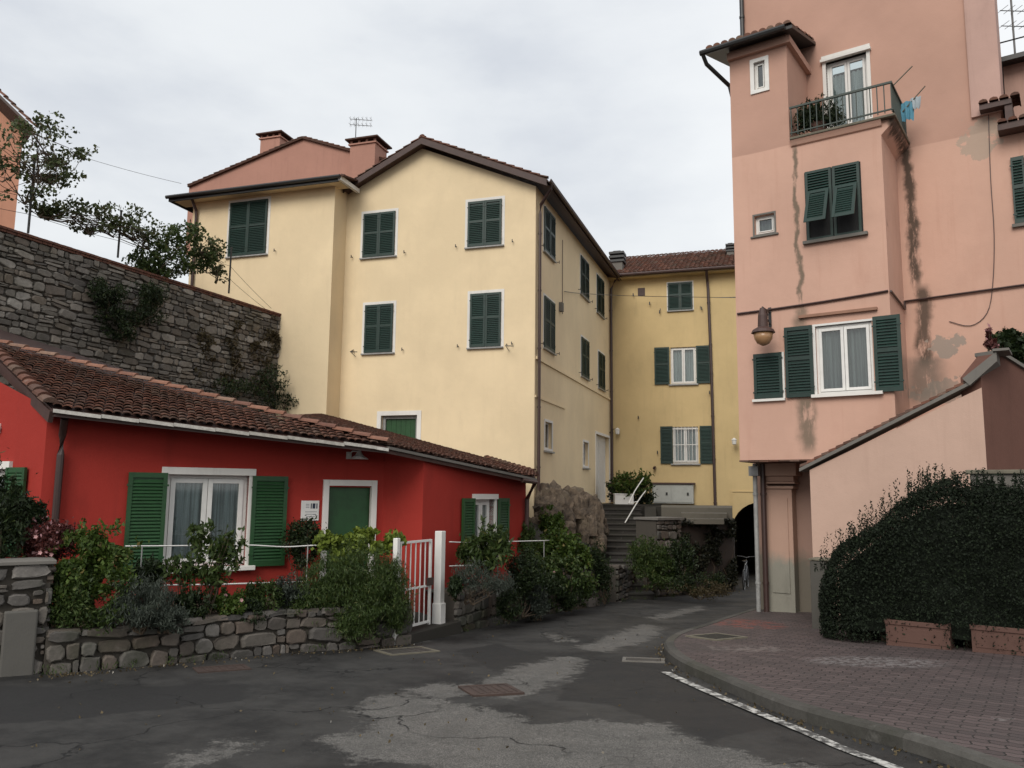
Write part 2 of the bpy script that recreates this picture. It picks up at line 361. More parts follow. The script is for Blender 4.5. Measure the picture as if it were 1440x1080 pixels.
def glazed_window(parent, W, r, wallmat=None, frame=WHITE, depth=.16, leaves=2, curtain=CURT, glass=GLASS, fw=.06, cz=0, name='window', door=False, cfold=.03, cgap=None):
    """frame set back in the opening, leaves with panes, curtain behind"""
    s0, s1, z0, z1 = r; m = MB(); d = -depth
    ringframe(m, W, s0, s1, z0, z1, .05, d - .03, d + .03)
    w = m.build(name, frame, parent, bevel=.004)
    n = leaves; k = (s1 - s0 - .1) / n
    for i in range(n):
        a0 = s0 + .05 + i * k; a1 = a0 + k; m = MB(); ringframe(m, W, a0 + .004, a1 - .004, z0 + .054, z1 - .054, fw, d - .01, d + .045)
        lf = m.build('casement', frame, w, bevel=.004) if False else m
        lf.build('casement', frame, w, bevel=.004)
        m = MB(); m.wbox(W, a0 + fw, a1 - fw, d + .006, d + .012, z0 + .05 + fw, z1 - .05 - fw); m.build('pane', glass, w)
    if curtain:
        m = MB(); nn = 40; vs = []
        for i in range(nn + 1):
            a = s0 + .04 + (s1 - s0 - .08) * i / nn; dd = d - .09 + cfold * math.sin(i * 1.3) + cfold * .6 * math.sin(i * 2.9)
            vs += [W.M(a, dd, z0 + .03), W.M(a, dd, z1 - .04 - cz)]
        fs = [(2 * i, 2 * i + 2, 2 * i + 3, 2 * i + 1) for i in range(nn) if not (cgap and cgap[0] < i / nn < cgap[1])]
        m.add(vs, fs); m.build('curtain', curtain, w, smooth=True)
    m = MB(); m.add([W.M(s0, d - .5, z0), W.M(s1, d - .5, z0), W.M(s1, d - .5, z1), W.M(s0, d - .5, z1)], [(0, 1, 2, 3)]); m.build('room_back', ROOMD, w)  # dark sheet painted as the unlit room behind the glass
    return w
def rect_hole(r): s0, s1, z0, z1 = r; return [(s0, z0), (s1, z0), (s1, z1), (s0, z1)]
def pipe(parent, pts, r=.045, mat=None, name='downpipe', **k):
    m = MB(); m.tube(pts, r, 10)
    P = [Vector(p) for p in pts]
    for a, b in zip(P[:-1], P[1:]):
        L_ = (b - a).length
        if L_ > 1.2 and abs((b - a).normalized().z) > .9:
            q = .6
            while q < L_: m.tube([a.lerp(b, q / L_), a.lerp(b, (q + .05) / L_)], r * 1.25, 10); q += 1.8
    return m.build(name, mat or PIPE, parent, smooth=False, **k)
def tile_roof(parent, eave0, eave1, up, poly_test, length, tw=.19, tl=.33, mat=None, name='roof', jitter=1., arr=5, flat=.62):
    """overlapping barrel tiles on the plane through eave0-eave1, rising along up"""
    e0 = Vector(eave0); e = (Vector(eave1) - e0); W_ = e.length; e.normalize(); g = Vector(up); g = (g - e * g.dot(e)).normalized(); n = e.cross(g).normalized()
    if n.z < 0: n = -n
    m = MB(); cols = int(W_ / tw) + 30; rows = int(length / tl) + 1
    for c in range(-15, cols):
        off = random.uniform(-.02, .02)
        for k in range(rows):
            a = (c + .5) * tw; b = k * tl + off
            if not poly_test(a, b + tl * .5): continue
            m.cur = random.random(); rr = tw * .5; L1 = tl * 1.18
            a += random.uniform(-.008, .008) * jitter; lift = random.uniform(0, .012) * jitter; sk = random.uniform(-.012, .012) * jitter
            vs = []
            for (bb, rad, lf) in ((b, rr * 1.02, .045 + lift), (b + L1, rr * .84, .012 + lift * .4)):
                for j in range(arr + 1):
                    t = math.pi * j / arr
                    vs.append(e0 + e * (a - math.cos(t) * rad + (sk if bb > b else 0)) + g * bb + n * (lf + math.sin(t) * rad * flat))
            for j in range(arr + 1):      # lower lip thickness
                t = math.pi * j / arr; rad = rr * .86
                vs.append(e0 + e * (a - math.cos(t) * rad) + g * b + n * (.03 + lift + math.sin(t) * rad * .5))
            q = arr + 1
            m.add(vs, [(j, j + 1, q + j + 1, q + j) for j in range(arr)] + [(2 * q + j, 2 * q + j + 1, j + 1, j) for j in range(arr)])
    return m, (e0, e, g, n)
def hip_tiles(m, p, q, r=.1, step=.32, n=5):
    p = Vector(p); q = Vector(q); d = (q - p); L_ = d.length; d.normalize(); x = d.cross(Vector((0, 0, 1))).normalized(); u = x.cross(d).normalized()
    k = 0
    while k * step < L_:
        a = p + d * (k * step); b = p + d * min(L_, k * step + step * 1.12); m.cur = random.random(); vs = []; j_ = random.uniform(-.012, .012)
        for (c, rad, lf) in ((a, r, .035), (b, r * .85, .005)):
            for j in range(n + 1):
                t = math.pi * j / n; vs.append(c + x * (-math.cos(t) * rad + j_) + u * (math.sin(t) * rad * .75 + lf))
        m.add(vs, [(j, j + 1, n + 2 + j, n + 1 + j) for j in range(n)] + [tuple(range(n + 1))])
        k += 1
def stones(m, P, Lx, ztop, zbot, hmin=.1, hmax=.22, wmin=.14, wmax=.5, prot=.05, gap=.012):
    """rubble on the face P(a,d,z) of length Lx between zbot(a) and ztop(a)"""
    z = min(zbot(0), zbot(Lx)); zt = max(ztop(0), ztop(Lx))
    bandno = 0
    while z < zt:
        h = random.uniform(hmin, hmax); a = -random.uniform(0, wmax)
        while a < Lx:
            w = random.uniform(wmin, wmax) * (1 if h > (hmin + hmax) / 2 else .75)
            parts = [(z, z + h)] if random.random() > .18 else [(z, z + h * .5), (z + h * .5, z + h)]
            for (za, zb) in parts:
                a0 = max(a, 0); a1 = min(a + w, Lx); c = (a0 + a1) / 2
                z0 = max(za, zbot(c)); z1 = min(zb, ztop(c))
                if a1 - a0 < .05 or z1 - z0 < .04: continue
                m.cur = random.random(); j = lambda s: random.uniform(-s, s); jj = min(.03, (z1 - z0) * .2)
                ry = .45 * min(z1 - z0, a1 - a0)
                rot = random.gauss(0, .07); cr_, sr_ = math.cos(rot), math.sin(rot); o = []; nseg = 12
                cx, cz = c, (z0 + z1) / 2; hx = (a1 - a0) / 2 - gap; hz = (z1 - z0) / 2 - gap; pw = random.uniform(4, 10)
                ph = random.uniform(0, .6); tw_ = random.uniform(-1, 1); cz += random.gauss(0, .008)
                for i in range(nseg):
                    t = 2 * math.pi * (i + ph) / nseg; ct, st = math.cos(t), math.sin(t); rr = (abs(ct) ** pw + abs(st) ** pw) ** (-1 / pw) * random.uniform(.9, 1.06)
                    ux, uz = ct * rr * hx * (1 + .12 * tw_ * st), st * rr * hz * (1 + .2 * tw_ * ct); o.append((cx + ux * cr_ - uz * sr_, cz + ux * sr_ + uz * cr_))
                pr = prot * random.uniform(.4, 1.2)
                tx, tz = j(.25), j(.3)
                vs = [P(x, -.04, y) for x, y in o] + [P(cx + (x - cx) * .96, pr * .8, cz + (y - cz) * .93) for x, y in o] + [P(cx + (x - cx) * .8, pr + (x - cx) * tx * .3 + (y - cz) * tz * .3, cz + (y - cz) * .75) for x, y in o]
                fs = [(i, (i + 1) % nseg, (i + 1) % nseg + nseg, i + nseg) for i in range(nseg)] + [(i + nseg, (i + 1) % nseg + nseg, (i + 1) % nseg + 2 * nseg, i + 2 * nseg) for i in range(nseg)] + [tuple(range(2 * nseg, 3 * nseg))]
                m.add(vs, fs)
            a += w
        z += h; bandno += 1
# ================================================================== SETTING
def sdf(P, poly):
    P = np.asarray(P); q = np.asarray(poly); n = len(q); d = np.full(len(P), 1e9); ins = np.zeros(len(P), bool)
    for i in range(n):
        a = q[i]; b = q[(i + 1) % n]; ab = b - a; t = np.clip(((P - a) @ ab) / max(ab @ ab, 1e-9), 0, 1)
        d = np.minimum(d, np.linalg.norm(P - (a + t[:, None] * ab), axis=1))
        c = ((a[1] > P[:, 1]) != (b[1] > P[:, 1])) & (P[:, 0] < (b[0] - a[0]) * (P[:, 1] - a[1]) / (b[1] - a[1] + 1e-12) + a[0]); ins ^= c
    return np.where(ins, d, -d)
def gpoly(px): return [tuple(ground(*p)[:2]) for p in px]
LIGHT = [[(440, 1042), (520, 1022), (492, 992), (545, 974), (640, 983), (720, 1004), (760, 1014), (850, 1010), (930, 1018), (990, 1043), (1040, 1056), (1150, 1078), (1180, 1130), (700, 1130), (600, 1080), (500, 1068)],
         [(650, 975), (690, 950), (740, 930), (800, 922), (828, 928), (815, 950), (770, 965), (735, 985), (700, 980)],
         [(800, 910), (870, 890), (905, 877), (930, 882), (922, 899), (895, 906), (850, 916)], [(750, 888), (790, 893), (820, 903), (785, 903)],
         [(905, 868), (985, 852), (992, 857), (930, 872)], [(560, 975), (610, 958), (665, 965), (640, 982)], [(460, 905), (560, 897), (600, 902), (500, 912)], [(230, 1062), (330, 1040), (370, 1045), (270, 1080)]]
DARKP = [[(-200, 1024), (-200, 965), (100, 965), (350, 962), (345, 985), (180, 1003), (60, 1018)], [(640, 915), (700, 905), (790, 930), (700, 945)], [(830, 925), (935, 930), (1000, 985), (1080, 1020), (1000, 1045), (900, 1005), (850, 990), (780, 985)]]
LPOLY = [gpoly(p) for p in LIGHT]; DPOLY = [gpoly(p) for p in DARKP]
xs = np.concatenate([[-600, -200, -80, -40, -22], np.arange(-14, 14.01, .1), [22, 40, 80, 200, 600]])
ys = np.concatenate([[-600, -100, -30, -12, -5], np.arange(2, 24.01, .1), [26, 30, 36, 44, 60, 100, 200, 700]])
X, Y = np.meshgrid(xs, ys); G = np.stack([X.ravel(), Y.ravel()], 1)
near = (abs(G[:, 0]) <= 14.1) & (G[:, 1] >= 1.9) & (G[:, 1] <= 24.1)
Z = np.where(G[:, 1] > 60, -SL * 60, np.where(G[:, 1] < -12, SL * 12, -SL * G[:, 1]))
bumps = np.array([noise.noise(Vector((p[0] * .45, p[1] * .45, 3.1))) * .02 if k else 0 for p, k in zip(G, near)])
fade = np.clip((G[:, 1] - 3) / 3, 0, 1)
sl = np.full(len(G), -3.); sd = np.full(len(G), -3.)
idx = np.where(near)[0]
for p in LPOLY: sl[idx] = np.maximum(sl[idx], sdf(G[idx], p))
for p in DPOLY: sd[idx] = np.maximum(sd[idx], sdf(G[idx], p))
Z = Z + bumps * .35 - np.clip(sl * .1, 0, .006) 
nx, ny = len(xs), len(ys); I = np.arange(nx * ny).reshape(ny, nx)
F = np.stack([I[:-1, :-1], I[:-1, 1:], I[1:, 1:], I[1:, :-1]], -1).reshape(-1, 4)
def asphalt():
    m, nt, b = newmat('asphalt'); a = N(nt, 'ShaderNodeAttribute', attribute_name='worn'); d = N(nt, 'ShaderNodeAttribute', attribute_name='fresh')
    w = math_(nt, 'ADD', a.outputs['Fac'], math_(nt, 'MULTIPLY', math_(nt, 'SUBTRACT', nz(nt, 2.6, 9, .78), .5), 1.15))
    w = math_(nt, 'ADD', w, math_(nt, 'MULTIPLY', math_(nt, 'SUBTRACT', nz(nt, 13, 6, .75), .5), .5))
    w = math_(nt, 'ADD', w, math_(nt, 'MULTIPLY', math_(nt, 'SUBTRACT', nz(nt, 45, 4, .8), .5), .35))
    lt = ramp(nt, w, -.05, .10)
    w2 = math_(nt, 'ADD', d.outputs['Fac'], math_(nt, 'MULTIPLY', math_(nt, 'SUBTRACT', nz(nt, 2.0, 5, .6), .5), .35)); dk = ramp(nt, w2, -.02, .05)
    grain = nz(nt, 95, 3, .8); vo = N(nt, 'ShaderNodeTexVoronoi'); vo.inputs['Scale'].default_value = 90; L(nt, pos(nt), vo.inputs['Vector'])
    base = mix(nt, ramp(nt, nz(nt, 1.1, 8, .72), .32, .66), (.013, .0128, .0125), (.045, .0435, .041))
    base = mix(nt, dk, base, (.02, .0195, .019))
    base = mix(nt, ramp(nt, nz(nt, 4.5, 6, .75), .66, .73, 0, .55), base, (.11, .105, .098))
    base = mix(nt, ramp(nt, grain, .5, .75, 0, .5), base, (.065, .062, .058))
    light = mix(nt, ramp(nt, nz(nt, 3, 5, .7), .35, .65), (.15, .145, .132), (.22, .21, .192))
    light = mix(nt, ramp(nt, grain, .42, .62), scale((.11, .105, .1), .5), light)
    light = mix(nt, ramp(nt, nz(nt, 22, 5, .8), .52, .62, 0, .7), light, (.05, .048, .045))
    light = mix(nt, ramp(nt, vo.outputs['Distance'], .0, .35, .45, 0), light, (.3, .29, .27))
    f = mix(nt, lt, base, light)
    cr = N(nt, 'ShaderNodeTexVoronoi', feature='DISTANCE_TO_EDGE'); cr.inputs['Scale'].default_value = .55
    wv = N(nt, 'ShaderNodeVectorMath', operation='ADD'); L(nt, pos(nt), wv.inputs[0]); nn = N(nt, 'ShaderNodeTexNoise'); nn.inputs['Scale'].default_value = 2.2; nn.inputs['Detail'].default_value = 6; L(nt, pos(nt), nn.inputs['Vector']); sc = N(nt, 'ShaderNodeVectorMath', operation='SCALE'); sc.inputs[3].default_value = .8; L(nt, nn.outputs['Color'], sc.inputs[0]); L(nt, sc.outputs[0], wv.inputs[1]); L(nt, wv.outputs[0], cr.inputs['Vector'])
    crk = math_(nt, 'MULTIPLY', ramp(nt, cr.outputs['Distance'], .0, .012, 1, 0), ramp(nt, nz(nt, .5, 3), .45, .55))
    f = mix(nt, crk, f, (.008, .008, .008))
    L(nt, f, b.inputs['Base Color'])
    rg = mix(nt, ramp(nt, nz(nt, .8, 5, .6), .4, .65), (.62,) * 3, (.85,) * 3); L(nt, rg, b.inputs['Roughness']); b.inputs['Specular IOR Level'].default_value = .3
    h = math_(nt, 'SUBTRACT', math_(nt, 'ADD', math_(nt, 'MULTIPLY', grain, .6), math_(nt, 'MULTIPLY', nz(nt, 14, 4), .8)), math_(nt, 'ADD', math_(nt, 'MULTIPLY', crk, 1.5), math_(nt, 'MULTIPLY', lt, .6)))
    bump(nt, b, h, .55, .01)
    return m
V3 = np.column_stack([G, Z])
road = arr_mesh('road', V3, F, np.zeros(len(F)), asphalt(), kind='structure')
for nm, v in (('worn', sl), ('fresh', sd)):
    a_ = road.data.attributes.new(nm, 'FLOAT', 'POINT'); a_.data.foreach_set('value', np.clip(v, -3, 3).astype(np.float32))
road.data.polygons.foreach_set('use_smooth', [True] * len(road.data.polygons))

# --- pavement with kerb
KB = [(1600, 1190), (1450, 1122), (1345, 1081), (1270, 1056), (1135, 1017), (1070, 993), (1000, 962), (958, 942), (939, 927), (934, 916), (940, 907), (957, 898), (988, 888), (1030, 873), (1068, 861)]
kpts = [ground(*p) for p in KB]
def smooth_line(pts, n=5):
    out = []
    for i in range(len(pts) - 1):
        p0 = pts[max(i - 1, 0)]; p1 = pts[i]; p2 = pts[i + 1]; p3 = pts[min(i + 2, len(pts) - 1)]
        for k in range(n):
            t = k / n; out.append(.5 * ((2 * p1) + (p2 - p0) * t + (2 * p0 - 5 * p1 + 4 * p2 - p3) * t * t + (3 * p1 - p0 - 3 * p2 + p3) * t ** 3))
    return out + [pts[-1]]
ks = smooth_line(kpts)
KH = .125; KW = .14
inn = []
for i, p in enumerate(ks):
    d = (ks[min(i + 1, len(ks) - 1)] - ks[max(i - 1, 0)]); d.z = 0; d.normalize(); inn.append(p + Vector((d.y, -d.x, 0)) * KW)
m = MB()
acc = 0; seg = []
for i in range(len(ks) - 1):
    m.cur = (int(acc / .95) * .37) % 1; acc += (ks[i + 1] - ks[i]).length
    a, b, c, d = ks[i], ks[i + 1], inn[i + 1], inn[i]
    lo = -.12
    def zz(p, h): return Vector((p.x, p.y, gz(p.x, p.y) + h))
    q = lambda p, r, t: p.lerp(r, t)
    m.add([zz(a, lo), zz(b, lo), zz(b, KH - .03), zz(a, KH - .03), zz(q(b, c, .2), KH), zz(q(a, d, .2), KH), zz(c, KH), zz(d, KH)], [(0, 1, 2, 3), (3, 2, 4, 5), (5, 4, 6, 7)])
KERBM = tinted('kerb_stone', [(.075, .07, .063), (.1, .095, .085), (.06, .058, .052), (.09, .085, .07)], nscale=9, moss=((.03, .035, .02), .3))
m.build('kerb', KERBM, None, smooth=False, kind='structure')
def paving():
    m, nt, b = newmat('paving_brick')
    mp = N(nt, 'ShaderNodeMapping'); mp.inputs['Rotation'].default_value = (0, 0, R(33)); L(nt, pos(nt), mp.inputs['Vector'])
    wv = N(nt, 'ShaderNodeTexWave', wave_type='BANDS', bands_direction='X'); wv.inputs['Scale'].default_value = 0
    sep = N(nt, 'ShaderNodeSeparateXYZ'); L(nt, mp.outputs[0], sep.inputs[0])
    # wavy interlocking blocks
    zig = math_(nt, 'MULTIPLY', math_(nt, 'PINGPONG', sep.outputs[0], .055), .38)
    zig2 = math_(nt, 'MULTIPLY', math_(nt, 'PINGPONG', sep.outputs[1], .055), .3)
    cb = N(nt, 'ShaderNodeCombineXYZ'); L(nt, math_(nt, 'ADD', sep.outputs[0], zig2), cb.inputs[0]); L(nt, math_(nt, 'ADD', sep.outputs[1], zig), cb.inputs[1])
    br = N(nt, 'ShaderNodeTexBrick'); br.offset = .5; L(nt, cb.outputs[0], br.inputs['Vector'])
    br.inputs['Scale'].default_value = 1; br.inputs['Brick Width'].default_value = .225; br.inputs['Row Height'].default_value = .115; br.inputs['Mortar Size'].default_value = .008; br.inputs['Mortar Smooth'].default_value = .4
    br.inputs['Color1'].default_value = rgba((.068, .052, .051)); br.inputs['Color2'].default_value = rgba((.11, .083, .08)); br.inputs['Mortar'].default_value = rgba((.022, .02, .018)); br.inputs['Bias'].default_value = 0
    f = mix(nt, ramp(nt, nz(nt, .9, 5, .65), .35, .7, 0, .5), br.outputs['Color'], (.058, .05, .048))
    f = mix(nt, ramp(nt, nz(nt, 3.3, 6, .75), .62, .72, 0, .5), f, (.24, .22, .21))
    # red spray paint near the corner and pale spills
    sx = N(nt, 'ShaderNodeSeparateXYZ'); L(nt, pos(nt), sx.inputs[0])
    def spot(c, rx, ry, colr, st, sc=5.):
        dx = math_(nt, 'DIVIDE', math_(nt, 'SUBTRACT', sx.outputs[0], c.x), rx); dy = math_(nt, 'DIVIDE', math_(nt, 'SUBTRACT', sx.outputs[1], c.y), ry)
        r2 = math_(nt, 'ADD', math_(nt, 'MULTIPLY', dx, dx), math_(nt, 'MULTIPLY', dy, dy)); mk = math_(nt, 'MULTIPLY', ramp(nt, r2, .3, 1, 1, 0), ramp(nt, nz(nt, sc, 4, .7), .46, .56, 0, st))
        return mix(nt, mk, f, colr)
    f = spot(ground(1050, 887), .75, 1.0, (.22, .06, .045), .7, 6)
    f = spot(ground(1235, 945), 1.0, .55, (.26, .245, .24), .55, 14)
    f = spot(ground(1050, 925), .7, .4, (.25, .22, .2), .4, 9)
    L(nt, f, b.inputs['Base Color']); b.inputs['Roughness'].default_value = .7; b.inputs['Specular IOR Level'].default_value = .3
    h = math_(nt, 'ADD', math_(nt, 'MULTIPLY', math_(nt, 'SUBTRACT', 1., br.outputs['Fac']), 1.), math_(nt, 'MULTIPLY', nz(nt, 40, 4, .7), .35)); bump(nt, b, h, .7, .012)
    return m
m = MB(); ipts = [(p.x, p.y) for p in inn] + [(6.6, 19.0), (30, 19.0), (30, -2), (inn[0].x + 4, -2)]
tri = geometry.tessellate_polygon([[Vector((x, y, 0)) for x, y in ipts]])
m.add([Vector((x, y, gz(x, y) + KH - .004)) for x, y in ipts], [t for t in tri])
m.build('pavement', paving(), None, kind='structure')
# --- white edge line
LN = [(935, 946), (985, 969), (1060, 1001), (1130, 1030), (1190, 1056), (1275, 1088), (1420, 1150)]
lp = smooth_line([ground(*p) for p in LN], 6); m = MB()
for i in range(len(lp) - 1):
    d = lp[i + 1] - lp[i]; d.normalize(); n_ = Vector((d.y, -d.x, 0)) * .055
    z = lambda p: Vector((p.x, p.y, gz(p.x, p.y) + .012))
    m.add([z(lp[i] - n_), z(lp[i] + n_), z(lp[i + 1] + n_), z(lp[i + 1] - n_)], [(0, 1, 2, 3)])
def worn_paint():
    m, nt, b = newmat('worn_line_paint'); f = mix(nt, ramp(nt, nz(nt, 9, 6, .75), .42, .56), (.5, .49, .46), (.06, .058, .055)); L(nt, f, b.inputs['Base Color']); b.inputs['Roughness'].default_value = .8; return m
m.build('road_marking', worn_paint(), None, kind='structure')
# --- covers set into the surface
def cover(px, py, w, l, ang, name, label, fm, pm, h=.0, group=None, cat='cover'):
    c = ground(px, py); t = thing(name, (c.x, c.y, gz(c.x, c.y) + h), label, cat, group); ca, sa = math.cos(ang), math.sin(ang)
    def P(u, v, z): x = c.x + u * ca - v * sa; y = c.y + u * sa + v * ca; return (x, y, gz(x, y) + h + z)
    def plate(m, u0, u1, v0, v1, z0, z1): m.hexa([P(u0, v0, z0), P(u1, v0, z0), P(u1, v1, z0), P(u0, v1, z0), P(u0, v0, z1), P(u1, v0, z1), P(u1, v1, z1), P(u0, v1, z1)])
    m = MB(); e = .05
    plate(m, -w / 2, w / 2, -l / 2, -l / 2 + e, -.03, .016); plate(m, -w / 2, w / 2, l / 2 - e, l / 2, -.03, .016); plate(m, -w / 2, -w / 2 + e, -l / 2 + e, l / 2 - e, -.03, .015); plate(m, w / 2 - e, w / 2, -l / 2 + e, l / 2 - e, -.03, .015)
    m.build('frame', fm, t)
    m = MB(); plate(m, -w / 2 + e + .005, w / 2 - e - .005, -l / 2 + e + .005, l / 2 - e - .005, -.03, .011)
    for k in range(5):
        u = -w / 2 + e + .03 + (w - 2 * e - .06) * (k + .5) / 5; plate(m, u - .02, u + .02, -l / 2 + e + .03, l / 2 - e - .03, .01, .016)
    m.build('lid', pm, t); return t
IRON = paint('cast_iron', (.05, .045, .04), .6, .3); RUST = paint('rusty_iron', (.055, .034, .027), .8, .4); PALEF = paint('pale_concrete_frame', (.15, .135, .10), .9, .3)
cover(572, 916, .75, .55, R(35), 'manhole_cover', 'square manhole cover with pale frame in the road before the white gate', PALEF, IRON)
cover(312, 941, .6, .4, R(30), 'valve_cover', 'small rusty red cover in the asphalt near the low stone wall', RUST, RUST)
cover(690, 971, .55, .55, R(20), 'valve_cover', 'rusty brown cover in the middle of the patched road', RUST, RUST)
cover(905, 929, .55, .35, R(-10), 'drain_grate', 'iron drain grate against the rounded kerb corner', CONC, IRON, cat='drain')
cover(1008, 908, .7, .6, R(35), 'manhole_cover', 'square concrete inspection cover set in the brick pavement', PALEF, CONCD, h=KH)

# ================================================================== YELLOW HOUSE
SX = (752 - 720) / FPX * 24.2
YF = Wall(SX, 24.2, R(-18)); YS = Wall(SX, 24.2, R(72))
yh = thing('yellow_house', (SX, 24.2, gz(0, 24.2)), 'tall cream yellow house with brown gable roof and closed dark green shutters', 'house')
sl_ = YF.hit(490, 400)[0]; zL = YF.hit(490, 266)[1]; zR = YF.hit(752, 262)[1]; sP, zP = YF.hit(594, 209); zB = gz(0, 30) - .6
zE = (zL + zR) / 2
Ls = YS.hit(858, 500)[0]
dl = .8; l0 = YF.hit(266, 380, dl)[0]; l1 = YF.hit(466, 400, dl)[0]; zLB = YF.hit(365, 270, dl)[1]
dr = YF.rect(535, 584, 586, 650); gable = [(l1, zB), (0, zB), (0, zR), (sP, zP), (l1, zL - .02)]
m = MB(); m.face_holes(YF, gable, [rect_hole(dr)], 0, .3)
m.wplate(YF, [(l0, zB), (l1, zB), (l1, zLB), (l0, zLB)], dl, -6)
sd_ = YS.rect(838, 613, 857, 707)
gws = YS.rect(766, 594, 776, 631); gw2 = YS.rect(820, 622, 827, 655)
m.face_holes(YS, [(0, zB), (Ls, zB), (Ls, zR), (0, zR)], [rect_hole(sd_), rect_hole(gws), rect_hole(gw2)], 0, .25)
m.add([YS.M(Ls, 0, zB), YS.M(Ls, -8, zB), YS.M(Ls, -8, zR), YS.M(Ls, 0, zR)], [(0, 1, 2, 3)])
m.build('wall', YEL, yh)
# string courses on the side wall
m = MB()
s0_, z0_ = YS.hit(800, 529)
m.wbox(YS, .1, Ls, 0, .05, z0_ - .05, z0_ + .04); m.build('string_course', YEL, yh)
m = MB(); s1_, z1_ = YS.hit(764, 562); m.wbox(YS, 0.02, YS.hit(794, 575)[0], 0, .035, z1_ - .03, z1_ + .03); m.build('string_course', YEL, yh)
for rc in ((511, 299, 556, 361), (658, 282, 706, 346), (513, 428, 553, 496), (661, 412, 705, 488)):
    closed_window(yh, YF, YF.rect(*rc), .09)
closed_window(yh, YF, YF.rect(323, 283, 376, 359, dl), .09, d=dl)
for i, rc in enumerate(((764.5, 298, 779, 360), (816, 365, 827, 418), (839, 391, 848, 443), (764.5, 421, 779, 493), (817, 477, 827, 531), (841, 497, 849.5, 547))):
    closed_window(yh, YS, YS.rect(*rc), .07)
# garden door of the gable wall
s0, s1, z0, z1 = dr; m = MB(); ringframe(m, YF, s0 - .14, s1 + .14, z0 - .1, z1 + .14, .14, -.05, .02, False); sur = m.build('door_surround', WHITEP, yh)
m = MB(); m.wbox(YF, s0, s0 + .1, -.25, -.12, z0, z1); m.wbox(YF, s1 - .1, s1, -.25, -.12, z0, z1); m.wbox(YF, s0 + .1, s1 - .1, -.249, -.121, z1 - .1, z1); m.build('door_frame', ZINC, sur)
m = MB(); m.wbox(YF, s0 + .1, s1 - .1, -.24, -.19, z0, z1 - .1)
for k in range(6): a = s0 + .12 + k * (s1 - s0 - .24) / 6; m.wbox(YF, a, a + (s1 - s0 - .24) / 6 - .012, -.19, -.18, z0, z1 - .12)
m.build('door', GREEN, yh)
# side door, white
s0, s1, z0, z1 = sd_; m = MB(); ringframe(m, YS, s0 - .1, s1 + .1, z0, z1 + .1, .1, -.03, .02, False); m.build('door_surround', WHITEP, yh)
m = MB(); m.wbox(YS, s0, s1, -.22, -.18, z0, z1); ringframe(m, YS, s0 + .05, (s0 + s1) / 2, z0 + .1, z1 - .1, .08, -.18, -.165); ringframe(m, YS, (s0 + s1) / 2 + .04, s1 - .05, z0 + .1, z1 - .1, .08, -.18, -.165); m.build('door', WHITE, yh)
for r_ in (gws, gw2):
    s0, s1, z0, z1 = r_; m = MB(); ringframe(m, YS, s0 - .08, s1 + .08, z0 - .08, z1 + .08, .08, -.04, .02); w = m.build('window', WHITEP, yh)
    m = MB(); ringframe(m, YS, s0, s1, z0, z1, .05, -.16, -.11); m.build('frame', WHITE, w); m = MB(); m.wbox(YS, s0 + .05, s1 - .05, -.14, -.135, z0 + .05, z1 - .05); m.build('pane', GLASSD, w)
    m = MB(); m.add([YS.M(s0, -.24, z0), YS.M(s1, -.24, z0), YS.M(s1, -.24, z1), YS.M(s0, -.24, z1)], [(0, 1, 2, 3)]); m.build('room_back', CURTD, w)
    m = MB(); m.wbox(YS, s0 - .1, s1 + .1, 0, .08, z0 - .13, z0 - .08); m.build('sill', ZINC, w)
# gable roof
ov = .35; gl = YF.hit(483, 262, ov); gp = YF.hit(593, 193, ov); gr = YF.hit(769, 251, ov)
th = .2
m = MB()
for a, b in ((gl, gp), (gp, gr)):
    m.wplate(YF, [(a[0], a[1] - th * .2), (b[0], b[1] - th * .2), (b[0], b[1]), (a[0], a[1])], ov, -(Ls + .6))
rf = m.build('roof', TILE, yh)
m = MB()
for a, b in ((gl, gp), (gp, gr)):
    k = .07 if a is gl else -.0
    m.wplate(YF, [(a[0], a[1] - th * 1.15), (b[0], b[1] - th * 1.15), (b[0], b[1] - .035), (a[0], a[1] - .035)], ov + .03, ov - .02)
m.build('verge_board', BROWN, yh)
m = MB()
for a, b in ((gl, gp), (gp, gr)):
    m.wplate(YF, [(a[0], a[1] - th * .75), (b[0], b[1] - th * .75), (b[0], b[1] - th * .2), (a[0], a[1] - th * .2)], ov - .03, -(Ls + .6))
m.build('soffit', BROWN, yh)
m = MB(); hip_tiles(m, YF.M(gl[0], ov - .06, gl[1]), YF.M(gp[0], ov - .06, gp[1]), .085, .3, 4); hip_tiles(m, YF.M(gr[0], ov - .06, gr[1]), YF.M(gp[0], ov - .06, gp[1]), .085, .3, 4)
hip_tiles(m, YF.M(gp[0], ov, gp[1]), YF.M(gp[0], -(Ls), gp[1]), .1, .33, 4); m.build('verge_tile_row', TILE, rf)
